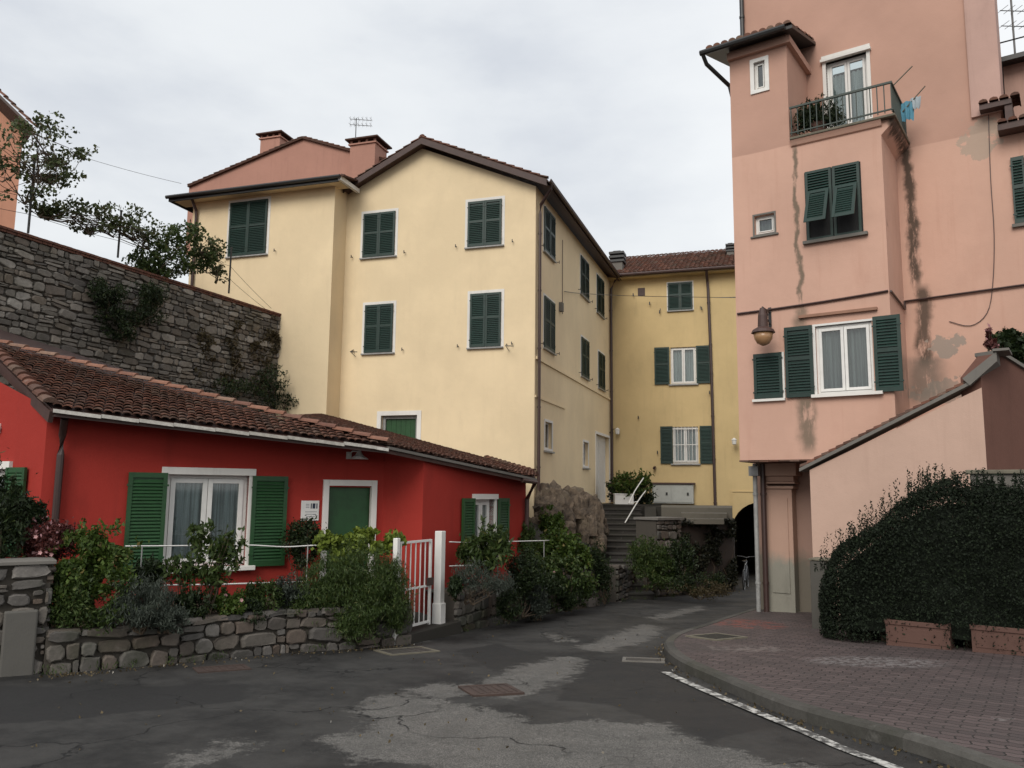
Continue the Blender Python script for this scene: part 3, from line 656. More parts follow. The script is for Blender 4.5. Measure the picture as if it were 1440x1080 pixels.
# side gutter
m = MB(); prof = [(.0, 0), (.02, -.07), (.07, -.1), (.12, -.07), (.14, 0), (.125, 0), (.07, -.085), (.015, 0)]
gs = gr[0]; m2 = [(gs + a, gr[1] - .02 + b) for a, b in prof]
m.wplate(YF, m2, ov, -(Ls + .2)); m.build('gutter', BROWN, yh)
zt = gr[1] - .1
pipe(yh, [YF.M(gs + .05, ov - .25, zt), YF.M(gs + .05, ov - .3, zt - .12), YS.M(.22, .1, zt - .5), YS.M(.22, .08, zt - .8), YS.M(.22, .08, gz(0, 24) + 1.0)], .05)
pipe(yh, [YS.M(Ls - .2, .3, zR - .02), YS.M(Ls - .2, .1, zR - .45), YS.M(Ls - .2, .09, zR - .8), YS.M(Ls - .2, .09, YS.hit(858, 706)[1])], .06)
pipe(yh, [YF.M(l0 + .22, dl + .35, zLB - .1), YF.M(l0 + .22, dl + .1, zLB - .45), YF.M(l0 + .22, dl + .08, zLB - .7), YF.M(l0 + .22, dl + .08, zLB - 6)], .05)
# left block roof
e0 = YF.hit(238, 266, dl + .5)[0]; e1 = YF.hit(483, 254, dl + .5)[0]; ze = YF.hit(340, 263, dl + .5)[1]
A = [YF.M(e0, dl + .5, ze), YF.M(e1, dl + .5, ze), YF.M(e1, -4.5, ze + 1.1), YF.M(e0 + 3.2, -4.5, ze + 1.1), YF.M(e0 + 2.9, -2.6, ze + .75)]
m = MB(); m.slab([A[0], A[1], A[2], A[3], A[4]], .05); B0 = YF.M(e0, -6, ze); m.slab([A[0], A[4], A[3], B0], .05); lr = m.build('roof', TILE, yh)
m = MB(); m.wbox(YF, e0 + .06, e1 - .25, dl - .3, dl + .46, ze - .14, ze - .07); m.build('soffit', YEL, yh)
m = MB(); m.wbox(YF, e0, e1 - .2, dl + .44, dl + .5, ze - .2, ze - .02); m.wbox(YF, e0, e0 + .05, -6, dl + .44, ze - .2, ze - .02); m.build('fascia', DARK, yh)
m = MB(); m.tube([YF.M(e0 - .05, dl + .56, ze - .06), YF.M(e1 - .1, dl + .56, ze - .06)], .065, 8); m.build('gutter', DARK, yh)
m = MB(); m.wbox(YF, e1 - .2, e1 - .1, .05, dl + .5, ze - .16, ze - .02); m.build('barge_board', WHITE, yh)
m = MB(); hip_tiles(m, YF.M(e0, dl + .4, ze - .02), YF.M(e1, dl + .4, ze - .02), .08, .19, 4); m.build('tile_row', TILE, lr)
# brackets of clothes lines
for px, py in ((500, 497), (716, 489)):
    a, z = YF.hit(px, py); m = MB(); m.tube([YF.M(a - .08, 0, z + .12), YF.M(a, .35, z), YF.M(a + .25, .35, z - .02)], .014, 6); m.tube([YF.M(a, 0, z - .1), YF.M(a, .35, z)], .01, 6); m.build('clothesline_bracket', DARK, yh)
# ================================================================== TERRACOTTA GABLE BEHIND
th_ = thing('terracotta_house', YF.M(-7, -6, gz(0, 30)), 'terracotta house gable with two chimneys rising behind the yellow house', 'house')
DT = -4.8
gp3 = [YF.hit(p[0], p[1], DT) for p in ((266, 264), (427, 196), (575, 236))]
m = MB(); zb = gp3[0][1] - 3; m.wplate(YF, [(gp3[0][0], zb), (gp3[2][0], zb), gp3[2], gp3[1], gp3[0]], DT, DT - 7); m.build('wall', TERRA, th_)
m = MB()
for a, b in ((gp3[0], gp3[1]), (gp3[1], gp3[2])): m.wplate(YF, [(a[0], a[1]), (b[0], b[1]), (b[0], b[1] + .08), (a[0], a[1] + .08)], DT + .12, DT - 7.1)
trf = m.build('roof', TILE, th_)
m = MB(); hip_tiles(m, YF.M(gp3[0][0], DT + .06, gp3[0][1] + .06), YF.M(gp3[1][0], DT + .06, gp3[1][1] + .06), .08, .28, 4); hip_tiles(m, YF.M(gp3[2][0], DT + .06, gp3[2][1] + .06), YF.M(gp3[1][0], DT + .06, gp3[1][1] + .06), .08, .28, 4); m.build('verge_tile_row', TILE, trf)
def brick_chimney(parent, W, x0, x1, ytop, ybot, d, matw, capw=.16):
    a0, _ = W.hit(x0, ytop, d); a1, zt_ = W.hit(x1, ytop, d); zb_ = W.hit(x0, ybot, d)[1]; w = a1 - a0
    m = MB(); m.wbox(W, a0, a1, d - w * .9, d, zb_, zt_ - .22); c = m.build('chimney', matw, parent)
    m = MB(); m.wbox(W, a0 - .06, a1 + .06, d - w * .9 - .06, d + .06, zt_ - .22, zt_ - .16)
    for k in range(4):
        a = a0 + (w - .08) * k / 3; m.wbox(W, a, a + .08, d - .08, d, zt_ - .16, zt_ - .03); m.wbox(W, a, a + .08, d - w * .9, d - w * .9 + .08, zt_ - .16, zt_ - .03)
    m.build('flue_vents', matw, c)
    m = MB(); m.wbox(W, a0 - capw, a1 + capw, d - w * .9 - capw, d + capw, zt_ - .03, zt_ + .03); m.wbox(W, a0, a1, d - w * .9, d, zt_ + .03, zt_ + .09); m.build('cap', TILE, c); return c
brick_chimney(trf, YF, 367, 394, 186, 225, DT - 1.5, TERRA)
brick_chimney(trf, YF, 493, 528, 193, 262, DT + .5, TERRA)
def antenna(px, pyb, pyt, Y, label, s=1., rods=6):
    p = at(px, pyb, Y); q = at(px, pyt, Y); t = thing('tv_antenna', p, label, 'antenna'); h = q.z - p.z
    m = MB(); m.tube([p, (p.x, p.y, p.z + h)], .018, 6); m.build('mast', GUT, t)
    for k, zf in enumerate((.95, .68)):
        z = p.z + h * zf; m = MB(); L_ = .55 * s; m.tube([(p.x - L_ * .4, p.y, z), (p.x + L_, p.y + .1, z)], .01, 6)
        for j in range(rods):
            x = p.x - L_ * .4 + L_ * 1.4 * j / (rods - 1); m.tube([(x, p.y - .25, z - .05), (x, p.y + .3, z + .07)], .006, 5); m.tube([(x, p.y, z - .1 * s), (x, p.y, z + .1 * s)], .005, 5)
        m.build('aerial', GUT, t)
antenna(500, 195, 166, 28.8, 'grey tv antenna on the right chimney of the terracotta house')

# ================================================================== REAR OCHRE BUILDING
Cn = YS.M(Ls, 0, 0); W2 = Wall(Cn.x, Cn.y, R(-18))
rb = thing('ochre_apartment_house', (Cn.x + 3, Cn.y, gz(0, Cn.y)), 'narrow ochre yellow house at the end of the lane with arched passage', 'house')
zT = W2.hit(950, 384)[1]; zG = gz(0, Cn.y) - .4; sR = W2.hit(1110, 600)[0]
ws_m = W2.rect(943, 488, 979, 540); ws_l = W2.rect(946, 600, 982, 652)
ac, az_ = W2.hit(1072, 748); ra = W2.hit(1072, 706)[1] - az_
arch = [(ac - ra, zG + .05), (ac + ra, zG + .05)] + [(ac + ra * math.cos(t), az_ + ra * math.sin(t)) for t in [math.pi * k / 14 for k in range(15)]]
m = MB(); m.face_holes(W2, [(-.3, zG), (sR, zG), (sR, zT), (-.3, zT)], [rect_hole(ws_m), rect_hole(ws_l)], 0, .2) if False else None
m = MB(); m.face_holes(W2, [(-.3, zG), (sR, zG), (sR, zT), (-.3, zT)], [rect_hole(ws_m), rect_hole(ws_l), arch], 0, .3)
m.wbox(W2, -8, -.3, -8, 0, zG, zT)
m.add([W2.M(sR, 0, zG), W2.M(sR, -8, zG), W2.M(sR, -8, zT), W2.M(sR, 0, zT)], [(0, 1, 2, 3)])
m.build('wall', YEL2, rb)
m = MB(); vs = [W2.M(a, -.3, z) for a, z in arch] + [W2.M(a, -7, z) for a, z in arch]; n = len(arch); m.add(vs, [(i, (i + 1) % n, (i + 1) % n + n, i + n) for i in range(n)] + [tuple(range(n, 2 * n))]); m.build('passage_vault', CONCD, rb)  # dark surface colour stands in for shade inside the passage
m = MB(); a0, z0 = W2.hit(1028, 690); m.wbox(W2, a0, a0 + .05, 0, .03, z0 - 1.2, z0); m.wbox(W2, a0 + .05, sR, 0, .03, z0 - .05, z0); m.build('arch_moulding', YEL2, rb)
closed_window(rb, W2, W2.rect(939, 397, 974, 436), .04)
for r_, shL, shR in ((ws_m, (921, 487, 942, 541), (980, 482, 1000, 538)), (ws_l, (928, 598, 945, 653), (983, 597, 1001, 652))):
    w = glazed_window(rb, W2, r_, depth=.1, curtain=CURT)
    m = MB(); m.wbox(W2, r_[0] - .08, r_[1] + .08, 0, .09, r_[2] - .06, r_[2]); m.build('sill', ZINC, w)
    for q in (shL, shR):
        a0 = W2.hit(q[0], 550)[0]; a1 = W2.hit(q[2], 550)[0]; shutter(w, W2, a0, a1, r_[2], r_[3] + .02, .03)
s0, s1, z0, z1 = ws_l; m = MB()
for k in range(7): a = s0 + (s1 - s0) * (k + .5) / 7; m.tube([W2.M(a, .03, z0), W2.M(a, .03, z1)], .012, 6)
for zz_ in (z0 + .1, (z0 + z1) / 2, z1 - .1): m.wbox(W2, s0, s1, .02, .035, zz_, zz_ + .03)
m.build('window_grille', WHITE, rb)
# roof
m = MB(); er = W2.hit(1110, 380)[0]
m.slab([W2.M(-1, .45, zT - .02), W2.M(er, .45, zT - .02), W2.M(er, -4, zT + 2.0), W2.M(-1, -4, zT + 2.0)], .07); m.slab([W2.M(-1, -4, zT + 2.0), W2.M(er, -4, zT + 2.0), W2.M(er, -8.2, zT), W2.M(-1, -8.2, zT)], .07); r2 = m.build('roof', TILE, rb)
m, _ = tile_roof(None, W2.M(-.5, .5, zT - .02), W2.M(er, .5, zT - .02), W2.M(0, -4, zT + 2.0) - W2.M(0, .45, zT - .02), lambda a, b: 0 < a < er + .5, 4.8, .2, .34); m.build('tiles', TILER if False else TILE, r2)
m = MB(); m.tube([W2.M(-.2, .56, zT - .05), W2.M(er, .56, zT - .05)], .07, 8); m.build('gutter', BROWN, rb)
m = MB(); m.wbox(W2, -.3, er, .0, .44, zT - .16, zT - .1); m.build('soffit', YEL2, rb)
pp = [W2.hit(995, 400), W2.hit(1000, 505), W2.hit(1006, 712)]; pipe(rb, [W2.M(pp[0][0], .5, zT - .1), W2.M(pp[0][0], .12, zT - .5), W2.M(pp[0][0] + .02, .08, zT - .8), W2.M(pp[1][0], .08, pp[1][1]), W2.M(pp[2][0], .08, pp[2][1])], .06)
def slatted_chimney(parent, W, x0, x1, yt, yb, d):
    a0 = W.hit(x0, yt, d)[0]; a1, zt_ = W.hit(x1, yt, d); zb_ = W.hit(x0, yb, d)[1]; w = a1 - a0; h = zt_ - zb_
    m = MB(); m.wbox(W, a0 + w * .12, a1 - w * .12, d - w * .85, d - w * .1, zb_ - 1.5, zb_ + h * .5); c = m.build('chimney', CONC, parent)
    m = MB()
    for k in range(3): z = zb_ + h * (.5 + .17 * k); m.wbox(W, a0, a1, d - w, d, z, z + h * .09)
    m.wbox(W, a0 + w * .25, a1 - w * .25, d - w * .8, d - w * .2, zb_ + h * .5, zb_ + h * .99); m.build('cowl', DARK, c)
slatted_chimney(r2, W2, 856, 877, 350, 385, -.3); slatted_chimney(r2, W2, 1020, 1033, 340, 366, -2.2)
for px, py in ((891, 415), (914, 427), (928, 439), (987, 434), (898, 587), (925, 648 - 12), (1003 - 5, 552)):
    a, z = W2.hit(px, py); m = MB(); m.tube([W2.M(a, 0, z), W2.M(a, .12, z)], .02, 6); m.wbox(W2, a - .02, a + .02, .1, .13, z - .08, z + .06); m.build('shutter_hook', DARK, rb)
r_ = W2.rect(897, 405, 907, 416); m = MB(); m.wbox(W2, r_[0], r_[1], -.1, .02, r_[2], r_[3]); m.build('vent', BROWN, rb)
a, z = W2.hit(921, 657); m = MB(); m.tube([W2.M(a, 0, z), W2.M(a, .25, z - .05)], .06, 8); m.build('vent_spout', PIPE, rb)
# ================================================================== RED COTTAGE
def upY(px, Y): u = ray(px, 690); return (u.x / u.y * Y, Y)
E0 = at(73, 574, 11.1); E1 = at(545, 628, 13.2); E2 = at(753, 673, 16.8); H0 = at(0, 485, 14)
n1 = (E1 - E0).cross(H0 - E0).normalized()
H0x = plane_hit(-110, 459, E0, n1); V1 = plane_hit(0, 503, E0, n1); V2 = E0 + (V1 - E0) * 2.2
Qb = plane_hit(395, 583, E0, n1)
Hq = E1 + (H0 - E1).normalized() * 20
def on_hip(px):     # point of the hip line seen at px
    best = min((abs((lambda q: 720 + FPX * q.x / -q.z)(CAMQ.transposed() @ (E1.lerp(H0, t / 400) - CAM)) - px), t) for t in range(0, 520)); return E1.lerp(H0, best[1] / 400)
Qb = on_hip(395); n2 = (E2 - E1).cross(Qb - E1).normalized()
B1 = plane_hit(751, 665, E1, n2); B2 = plane_hit(472, 582, E1, n2)
def roofz(x, y):
    z1 = E0.z - (n1.x * (x - E0.x) + n1.y * (y - E0.y)) / n1.z; z2 = E1.z - (n2.x * (x - E1.x) + n2.y * (y - E1.y)) / n2.z
    return min(z1, z2) if n2.z * n1.z > 0 else z1
def wall2(p, q):
    a = math.atan2(q[1] - p[1], q[0] - p[0]); w = Wall(p[0], p[1], a); w.len = math.hypot(q[0] - p[0], q[1] - p[1]); return w
pA0 = upY(58, 11.45); pA1 = upY(539, 14.25); pP1 = upY(595, 14.05); pB1 = (pP1[0] + math.cos(R(61)) * 3.75, pP1[1] + math.sin(R(61)) * 3.75)
pG0 = (pA0[0] - .85 * 5, pA0[1] + .53 * 5)
RA = wall2(pA0, pA1); RP = wall2(pA1, pP1); RB = wall2(pP1, pB1); RG = wall2(pG0, pA0)
rh = thing('red_cottage', ((pA0[0] + pA1[0]) / 2, 13, gz(0, 13)), 'low red cottage with mossy tiled roof and green shutters behind the garden', 'cottage')
zb = gz(0, 17) - .2
def top_poly(W, n=1, off=.1):
    f = lambda s: roofz(*W.M(s, 0, 0)[:2]) - off
    return [(0, zb), (W.len, zb)] + [(W.len * (1 - i / n), f(W.len * (1 - i / n))) for i in range(n + 1)]
rwin = RA.rect(233, 668, 347, 797); rdoor = RA.rect(459, 685, 520, 850); bwin = RB.rect(667, 702, 694, 782); gwin = RG.rect(-70, 660, 7, 775)
rdoor = (rdoor[0], rdoor[1], RA.hit(490, 850)[1], rdoor[3])
m = MB()
m.face_holes(RA, top_poly(RA, 4), [rect_hole(rwin), rect_hole(rdoor)], 0, .2)
m.face_holes(RP, top_poly(RP), [], 0, .2); m.face_holes(RB, top_poly(RB, 4), [rect_hole(bwin)], 0, .2); m.face_holes(RG, top_poly(RG, 4, .12), [rect_hole(gwin)], 0, .2)
RBk = wall2(pB1, (-3.4, 21.5)); m.face_holes(RBk, top_poly(RBk, 3, .15), [], 0, .1)
m.build('wall', RED, rh)
# main window with open shutters
s0, s1, z0, z1 = rwin
m = MB(); m.wbox(RA, s0 - .1, s1 + .1, -.05, .04, z1, z1 + .11); m.wbox(RA, s0 - .07, s0, -.2, .02, z0, z1); m.wbox(RA, s1, s1 + .09, -.2, .02, z0, z1)
w = glazed_window(rh, RA, rwin, depth=.13, fw=.07, curtain=CURT); m.build('window_trim', WHITEP, w, bevel=.006)
m = MB(); m.wbox(RA, s0 - .14, s1 + .14, -.05, .12, z0 - .07, z0); m.build('sill', WHITEP, w, bevel=.008)
a0 = RA.hit(176, 730)[0]; shutter(w, RA, a0, s0 - .02, z0 - .02, z1 + .02, .03, GREEN, mid=False, pitch=.05)
a1 = RA.hit(401, 730)[0]; shutter(w, RA, s1 + .05, a1, z0 - .02, z1 + .0, .03, GREEN, mid=False, pitch=.05)
# door
s0, s1, z0, z1 = rdoor; m = MB(); ringframe(m, RA, s0 - .1, s1 + .09, z0, z1 + .12, .1, -.05, .04, False); sur = m.build('door_surround', WHITEP, rh, bevel=.006)
m = MB(); m.wbox(RA, s0, s1, -.12, -.07, z0, z1); m.build('door', GREEN, rh, bevel=.004)
m = MB(); m.wbox(RA, s0 + .06, s0 + .09, -.07, -.02, z0 + 1.0, z0 + 1.12); m.build('door_handle', DARK, bpy.data.objects[rh.children[-1].name] if False else [o for o in rh.children if o.name.startswith('door') and 'surround' not in o.name][-1])
# window of the oblique wall
s0, s1, z0, z1 = bwin; w = glazed_window(rh, RB, bwin, depth=.13, leaves=2, fw=.06)
m = MB(); m.wbox(RB, s0 - .1, s1 + .1, -.05, .05, z1, z1 + .1); m.wbox(RB, s1, s1 + .09, -.2, .02, z0, z1); m.wbox(RB, s0 - .07, s0, -.2, .02, z0, z1); m.build('window_trim', WHITEP, w)
m = MB(); m.wbox(RB, s0 - .1, s1 + .1, -.05, .12, z0 - .06, z0); m.build('sill', WHITEP, w)
shutter(w, RB, s0 - .5, s0 - .08, z0, z1 + .02, .03, GREEN, mid=False, pitch=.05); shutter(w, RB, s1 + .1, s1 + .52, z0, z1 + .02, .03, GREEN, mid=False, pitch=.05)
# window of the left end wall
s0, s1, z0, z1 = gwin; w = glazed_window(rh, RG, gwin, depth=.13, leaves=2)
m = MB(); m.wbox(RG, s0 - .1, s1 + .1, -.05, .05, z1, z1 + .11); m.wbox(RG, s1, s1 + .06, -.2, .02, z0, z1); m.build('window_trim', WHITEP, w)
aG = RG.hit(38, 700)[0]; shutter(w, RG, s1 + .05, aG, z0 - .02, z1 + .02, .03, GREEN, mid=False, pitch=.05)
# roofs
def poly_in(poly):
    def f(a, b):
        ins = False; n = len(poly)
        for i in range(n):
            x0, y0 = poly[i]; x1, y1 = poly[(i + 1) % n]
            if (y0 > b) != (y1 > b) and a < (x1 - x0) * (b - y0) / (y1 - y0) + x0: ins = not ins
        return ins
    return f
def tiled_plane(eA, eB, pts, parent, name, thick=.1, **k):
    e = (eB - eA).normalized(); n = None
    g = (pts[2] - eA); g = (g - e * g.dot(e)).normalized()
    if g.z < 0: g = -g
    loc = [((p - eA).dot(e), (p - eA).dot(g)) for p in pts]
    mb = MB(); mb.slab([p - Vector((0, 0, .01)) for p in pts], thick); base = mb.build(name, BROWN, parent)
    m, fr = tile_roof(None, eA, eB, g, poly_in(loc), max(b for a, b in loc) + .3, **k)
    m.build('tiles', TILE, base, smooth=False); return base
r1 = tiled_plane(E0, E1, [E0, E1, Qb, H0, H0x + (H0x - H0) * .3, V2], rh, 'front_roof', tw=.125, tl=.17, flat=.42)
r2_ = tiled_plane(E1, E2, [E1, E2, B1, B2, Qb], rh, 'side_roof', tw=.125, tl=.17, flat=.42)
m = MB(); up_ = Vector((0, 0, .05)); hip_tiles(m, E1 + up_, H0x + up_, .085, .3, 6); m.build('hip_tile_row', TILER, r1)
m = MB(); hip_tiles(m, E0 + up_ * .9 + Vector((-.02, 0, 0)), V2 + up_, .1, .3, 6); m.build('verge_tile_row', TILE, r1)
m = MB(); hip_tiles(m, B1 + up_ * .6, B2 + up_ * .6, .07, .3, 5); m.build('ridge_tile_row', TILE, r2_)
m = MB(); v = (V2 - E0); m.bar(E0 - Vector((0, 0, .12)), V2 - Vector((0, 0, .12)), .06, .16); m.build('verge_board', BROWN, rh)
# pale slabs along the eave
m = MB(); d = (E1 - E0); Ln = d.length; d.normalize(); side = Vector((d.y, -d.x, 0)).normalized(); k = 0; a = .02
while a < Ln:
    L_ = random.uniform(.42, .6); m.cur = random.random(); p = E0 + d * a; q = E0 + d * min(Ln, a + L_ - .004); o = Vector((0, 0, random.uniform(-.008, .008)))
    pts = [p + side * .06 + o, q + side * .065 + o + Vector((0, 0, -.012)), q - side * .3 + o, p - side * .3 + o]
    m.slab([x + Vector((0, 0, -.012)) for x in pts], .05); a += L_
m.build('eave_slab_row', SLATE, rh)
m = MB(); d = (E2 - E1); Ln = d.length; d.normalize(); side = Vector((d.y, -d.x, 0)).normalized(); a = 0
while a < Ln:
    m.cur = random.random(); p = E1 + d * a; q = E1 + d * min(Ln, a + .6); m.slab([p + side * .04 - Vector((0, 0, .0)), q + side * .04, q - side * .3, p - side * .3], .045); a += .605
m.build('eave_slab_row', CONC, rh)
ep = E2 + Vector((.02, -.02, -.07)); pipe(rh, [ep + Vector((-.3, -.4, .03)), ep + Vector((-.02, 0, 0)), Vector((pB1[0] + .02, pB1[1] - .15, ep.z - .35)), Vector((pB1[0] + .02, pB1[1] - .15, zb))], .05)
a, z = RA.hit(88, 600); pipe(rh, [RA.M(a, .28, RA.hit(86, 590)[1]), RA.M(a, .1, RA.hit(86, 612)[1]), RA.M(a, .07, RA.hit(86, 640)[1]), RA.M(a, .07, RA.hit(82, 745)[1])], .05, PIPE)
# white cone wall lamp
a, z = RA.hit(500, 640); t = thing('wall_lamp', RA.M(a, 0, z), 'white cone shade wall lamp under the eave of the red cottage', 'lamp')
m = MB(); m.tube([RA.M(a - .12, 0, z - .01), RA.M(a - .1, .1, z + .06), RA.M(a, .16, z + .06)], .012, 6); m.wbox(RA, a - .17, a - .08, 0, .02, z - .07, z + .05); m.build('arm', WHITE, t)
m = MB(); m.lathe(RA.M(a, .16, z + .05), [(.025, .04), (.035, 0), (.07, -.06), (.16, -.12), (.155, -.125), (.06, -.065)], 20); m.build('shade', WHITE, t, smooth=True)
# house sign beside the door
r_ = RA.rect(423, 704, 448, 732); t = thing('house_sign', RA.M(r_[0], .03, r_[2]), 'small white plaque with dark mark and fine lines beside the green cottage door', 'sign')
m = MB(); m.wbox(RA, r_[0], r_[1], 0, .02, r_[2], r_[3]); m.build('panel', WHITE, t, bevel=.004)
m = MB(); w_ = r_[1] - r_[0]; h_ = r_[3] - r_[2]; X_ = lambda f: r_[0] + w_ * f; Z_ = lambda f: r_[2] + h_ * f
INK = paint('dark_ink', (.02, .03, .06), .6); INK2 = paint('grey_ink', (.3, .3, .32), .6)
for f0, f1 in ((.52, .58), (.62, .78), (.84, .9)): m.wbox(RA, X_(f0), X_(f1), .02, .022, Z_(.6), Z_(.86))
m.build('emblem', INK, t)
m = MB()
for f0, f1, g in ((.25, .45, .8), (.25, .45, .72), (.25, .45, .64), (.22, .88, .42), (.28, .82, .3), (.3, .8, .18)): m.wbox(RA, X_(f0), X_(f1), .02, .0215, Z_(g), Z_(g) + h_ * .035)
m.build('fine_print', INK2, t)
a, z = RG.hit(1, 603); t = thing('wall_lamp', RG.M(a, 0, z), 'small white round lamp on the left end wall of the red cottage', 'lamp')
m = MB(); m.lathe(RG.M(a - .03, .05, z - .05), [(.02, 0), (.06, .02), (.075, .06), (.05, .1), (.02, .115)], 14); m.build('globe', WHITE, t, smooth=True); m = MB(); m.wbox(RG, a - .06, a, 0, .03, z - .06, z + .08); m.build('bracket', WHITE, t)

# ================================================================== RETAINING WALL (rubble)
WS = Wall(-11.2, 17.8, math.atan2(8.7, 3.78))
zA = WS.hit(0, 325)[1]; sE, zE2 = WS.hit(398, 448); LW0 = WS.hit(-160, 300)[0]
t = thing('retaining_wall', WS.M(sE / 2, -.3, gz(0, 20)), 'tall grey rubble stone wall with brick coping above the red cottage', 'wall')
zt0 = zA; zt1 = zE2; S0 = WS.hit(0, 325)[0]
ztf = lambda s: zt0 + (zt1 - zt0) * (s - S0) / (sE - S0)
m = MB(); zb0 = gz(0, 20) - .3
m.hexa([WS.M(LW0, 0, zb0), WS.M(sE, 0, zb0), WS.M(sE, -.5, zb0), WS.M(LW0, -.5, zb0), WS.M(LW0, 0, ztf(LW0)), WS.M(sE, 0, ztf(sE)), WS.M(sE, -.5, ztf(sE)), WS.M(LW0, -.5, ztf(LW0))]); m.build('core', MORT, t)
m = MB(); stones(m, lambda a, d, z: WS.M(a + LW0, d, z), sE - LW0, lambda a: ztf(a + LW0), lambda a: 2.6, .08, .24, .1, .55, .06, .007); m.build('rubble', STONE, t)
m = MB(); nb = int((sE - LW0 + .04) / .125)
for k in range(nb):
    m.cur = random.random(); a = LW0 + k * .125; j = random.uniform(-.008, .008)
    for c, (h0, h1, dd) in enumerate(((0, .055, .05), (.06, .115, .075))):
        z = ztf(a); m.wbox(WS, a + .004, a + .119, -.55, dd + j, z + h0, z + h1)
m.build('brick_coping', BRICKC, t)
m = MB()
for k in range(5):
    for q in range(4): m.cur = random.random(); z = ztf(sE) - .1 - k * .075; m.wbox(WS, sE - .02, sE + .09, -.5 + q * .15, -.36 + q * .15 if q < 3 else .03, z, z + .065)
m.build('brick_end', BRICKC, t)
m = MB(); zt_ = 4.9
m.add([(WS.M(LW0, -.4, ztf(LW0) - .3)), WS.M(sE + 3, -.4, ztf(sE) - .3), (-40, 60, 5), (-60, 10, 5)], [(0, 1, 2, 3)]); m.build('upper_terrace_ground', SOIL, None, kind='structure')
for i, (px, yt, yb) in enumerate(((40, 222, 322), (166, 296, 357), (322, 348, 408))):
    p = WS.hit(px, yb, -.25); q = WS.hit(px, yt, -.25)
    t = thing('fence_post', WS.M(p[0], -.25, p[1]), ('thin dark metal post under the vine, leftmost on the rubble wall', 'thin dark metal post in the middle of the rubble wall top', 'thin dark metal post on the rubble wall in front of the yellow house')[i], 'post', 'metal posts on the rubble wall')
    m = MB(); m.tube([WS.M(p[0], -.25, p[1] - .1), WS.M(p[0], -.25, q[1])], .028, 8); m.build('post', DARK, t); m = MB(); m.tube([WS.M(p[0], -.25, q[1]), WS.M(p[0], -.25, q[1] + .04)], .036, 8); m.build('cap', DARK, t)
def wire(pts, r, name, label, mat=DARK, cat='cable', sag=0, n=24):
    P = [Vector(p) for p in pts]; out = []
    for a, b in zip(P[:-1], P[1:]):
        for i in range(n + (b is P[-1])):
            f = i / n; q = a.lerp(b, f); q.z -= sag * 4 * f * (1 - f); out.append(q)
    m = MB(); m.tube(out, r, 5); return m.build(name, mat, None, label=label, cat=cat)
ps = [WS.hit(px, y, -.25) for px, y in ((40, 322), (166, 357), (322, 408))]
for k, hh in enumerate((.35, .75)): wire([WS.M(LW0, -.25, ztf(LW0) + hh)] + [WS.M(a, -.25, z + hh) for a, z in ps] + [WS.M(sE - .3, -.25, ztf(sE) + hh * .4)], .006, 'fence_wire', ('lower', 'upper')[k] + ' thin wire strung between the posts on the rubble wall', cat='wire', sag=.03, n=6)

# ================================================================== GARDEN: low walls, bed, gate
def low_wall(pxs, tops, name, label, th=.28, core=MORT, **k):
    pts = [ground(*p) for p in pxs]; t = thing(name, (pts[0] + pts[-1]) / 2, label, 'wall'); mc = MB(); ms = MB()
    for i in range(len(pts) - 1):
        p, q = pts[i], pts[i + 1]; W = wall2((p.x, p.y), (q.x, q.y)); L_ = W.len
        zt = lambda s, i=i, L_=L_: tops[i] + (tops[i + 1] - tops[i]) * s / L_; zb = lambda s, p=p, q=q, L_=L_: (p.z + (q.z - p.z) * s / L_) - .04
        mc.hexa([W.M(0, -.03, p.z - .2), W.M(L_, -.03, q.z - .2), W.M(L_, -th, q.z - .2), W.M(0, -th, p.z - .2), W.M(0, -.03, tops[i] - .03), W.M(L_, -.03, tops[i + 1] - .03), W.M(L_, -th, tops[i + 1] - .03), W.M(0, -th, tops[i] - .03)])
        stones(ms, W.M, L_, zt, zb, **k)
        # cap stones
        a = 0
        while a < L_:
            w = random.uniform(.2, .5); ms.cur = random.random(); z = zt(min(a + w / 2, L_)); j = random.uniform(-.02, .03)
            b1 = min(a + w - .015, L_)
            if b1 - a > .06: ms.hexa([W.M(a, .03 + j, z - .05), W.M(b1, .03 + j, z - .05), W.M(b1, -th, z - .05), W.M(a, -th, z - .05), W.M(a + .02, .01 + j, z + j * .5 + .01), W.M(b1 - .02, .015 + j, z + j * .4 + .012), W.M(b1 - .02, -th + .02, z + .01), W.M(a + .02, -th + .02, z + .015)])
            a += w
    mc.build('core', core, t); ms.build('stones', GSTONE, t); return t, pts
def topz(px, py, base):     # height of a wall top seen at py above a surveyed base point
    p = ground(*base); return at(px, py, p.y).z
lw = [(62, 948), (110, 944), (250, 932), (400, 918), (500, 912), (578, 905)]
lt = [topz(62, 885, lw[0]), topz(110, 888, lw[1]), topz(250, 872, lw[2]), topz(400, 858, lw[3]), topz(500, 855, lw[4]), topz(578, 850, lw[5])]
low_wall(lw, lt, 'garden_wall', 'low rough stone wall in front of the red cottage garden, left of the gate', hmin=.11, hmax=.24, wmin=.14, wmax=.52, prot=.05, gap=.005)
rw = [(640, 890), (735, 870), (842, 851)]
rt = [topz(640, 832, rw[0]), topz(735, 820, rw[1]), topz(842, 802, rw[2])]
low_wall(rw, rt, 'garden_wall', 'low stone wall between the white gate and the steps', hmin=.12, hmax=.26, wmin=.15, wmax=.5, prot=.05, gap=.005)
sw = [(868, 847), (893, 838)]; st_ = [topz(868, 796, sw[0]), topz(893, 796, sw[1])]
low_wall(sw, st_, 'garden_wall', 'short pale stone wall stub at the foot of the steps', hmin=.15, hmax=.28, wmin=.2, wmax=.5, prot=.05, th=.5)
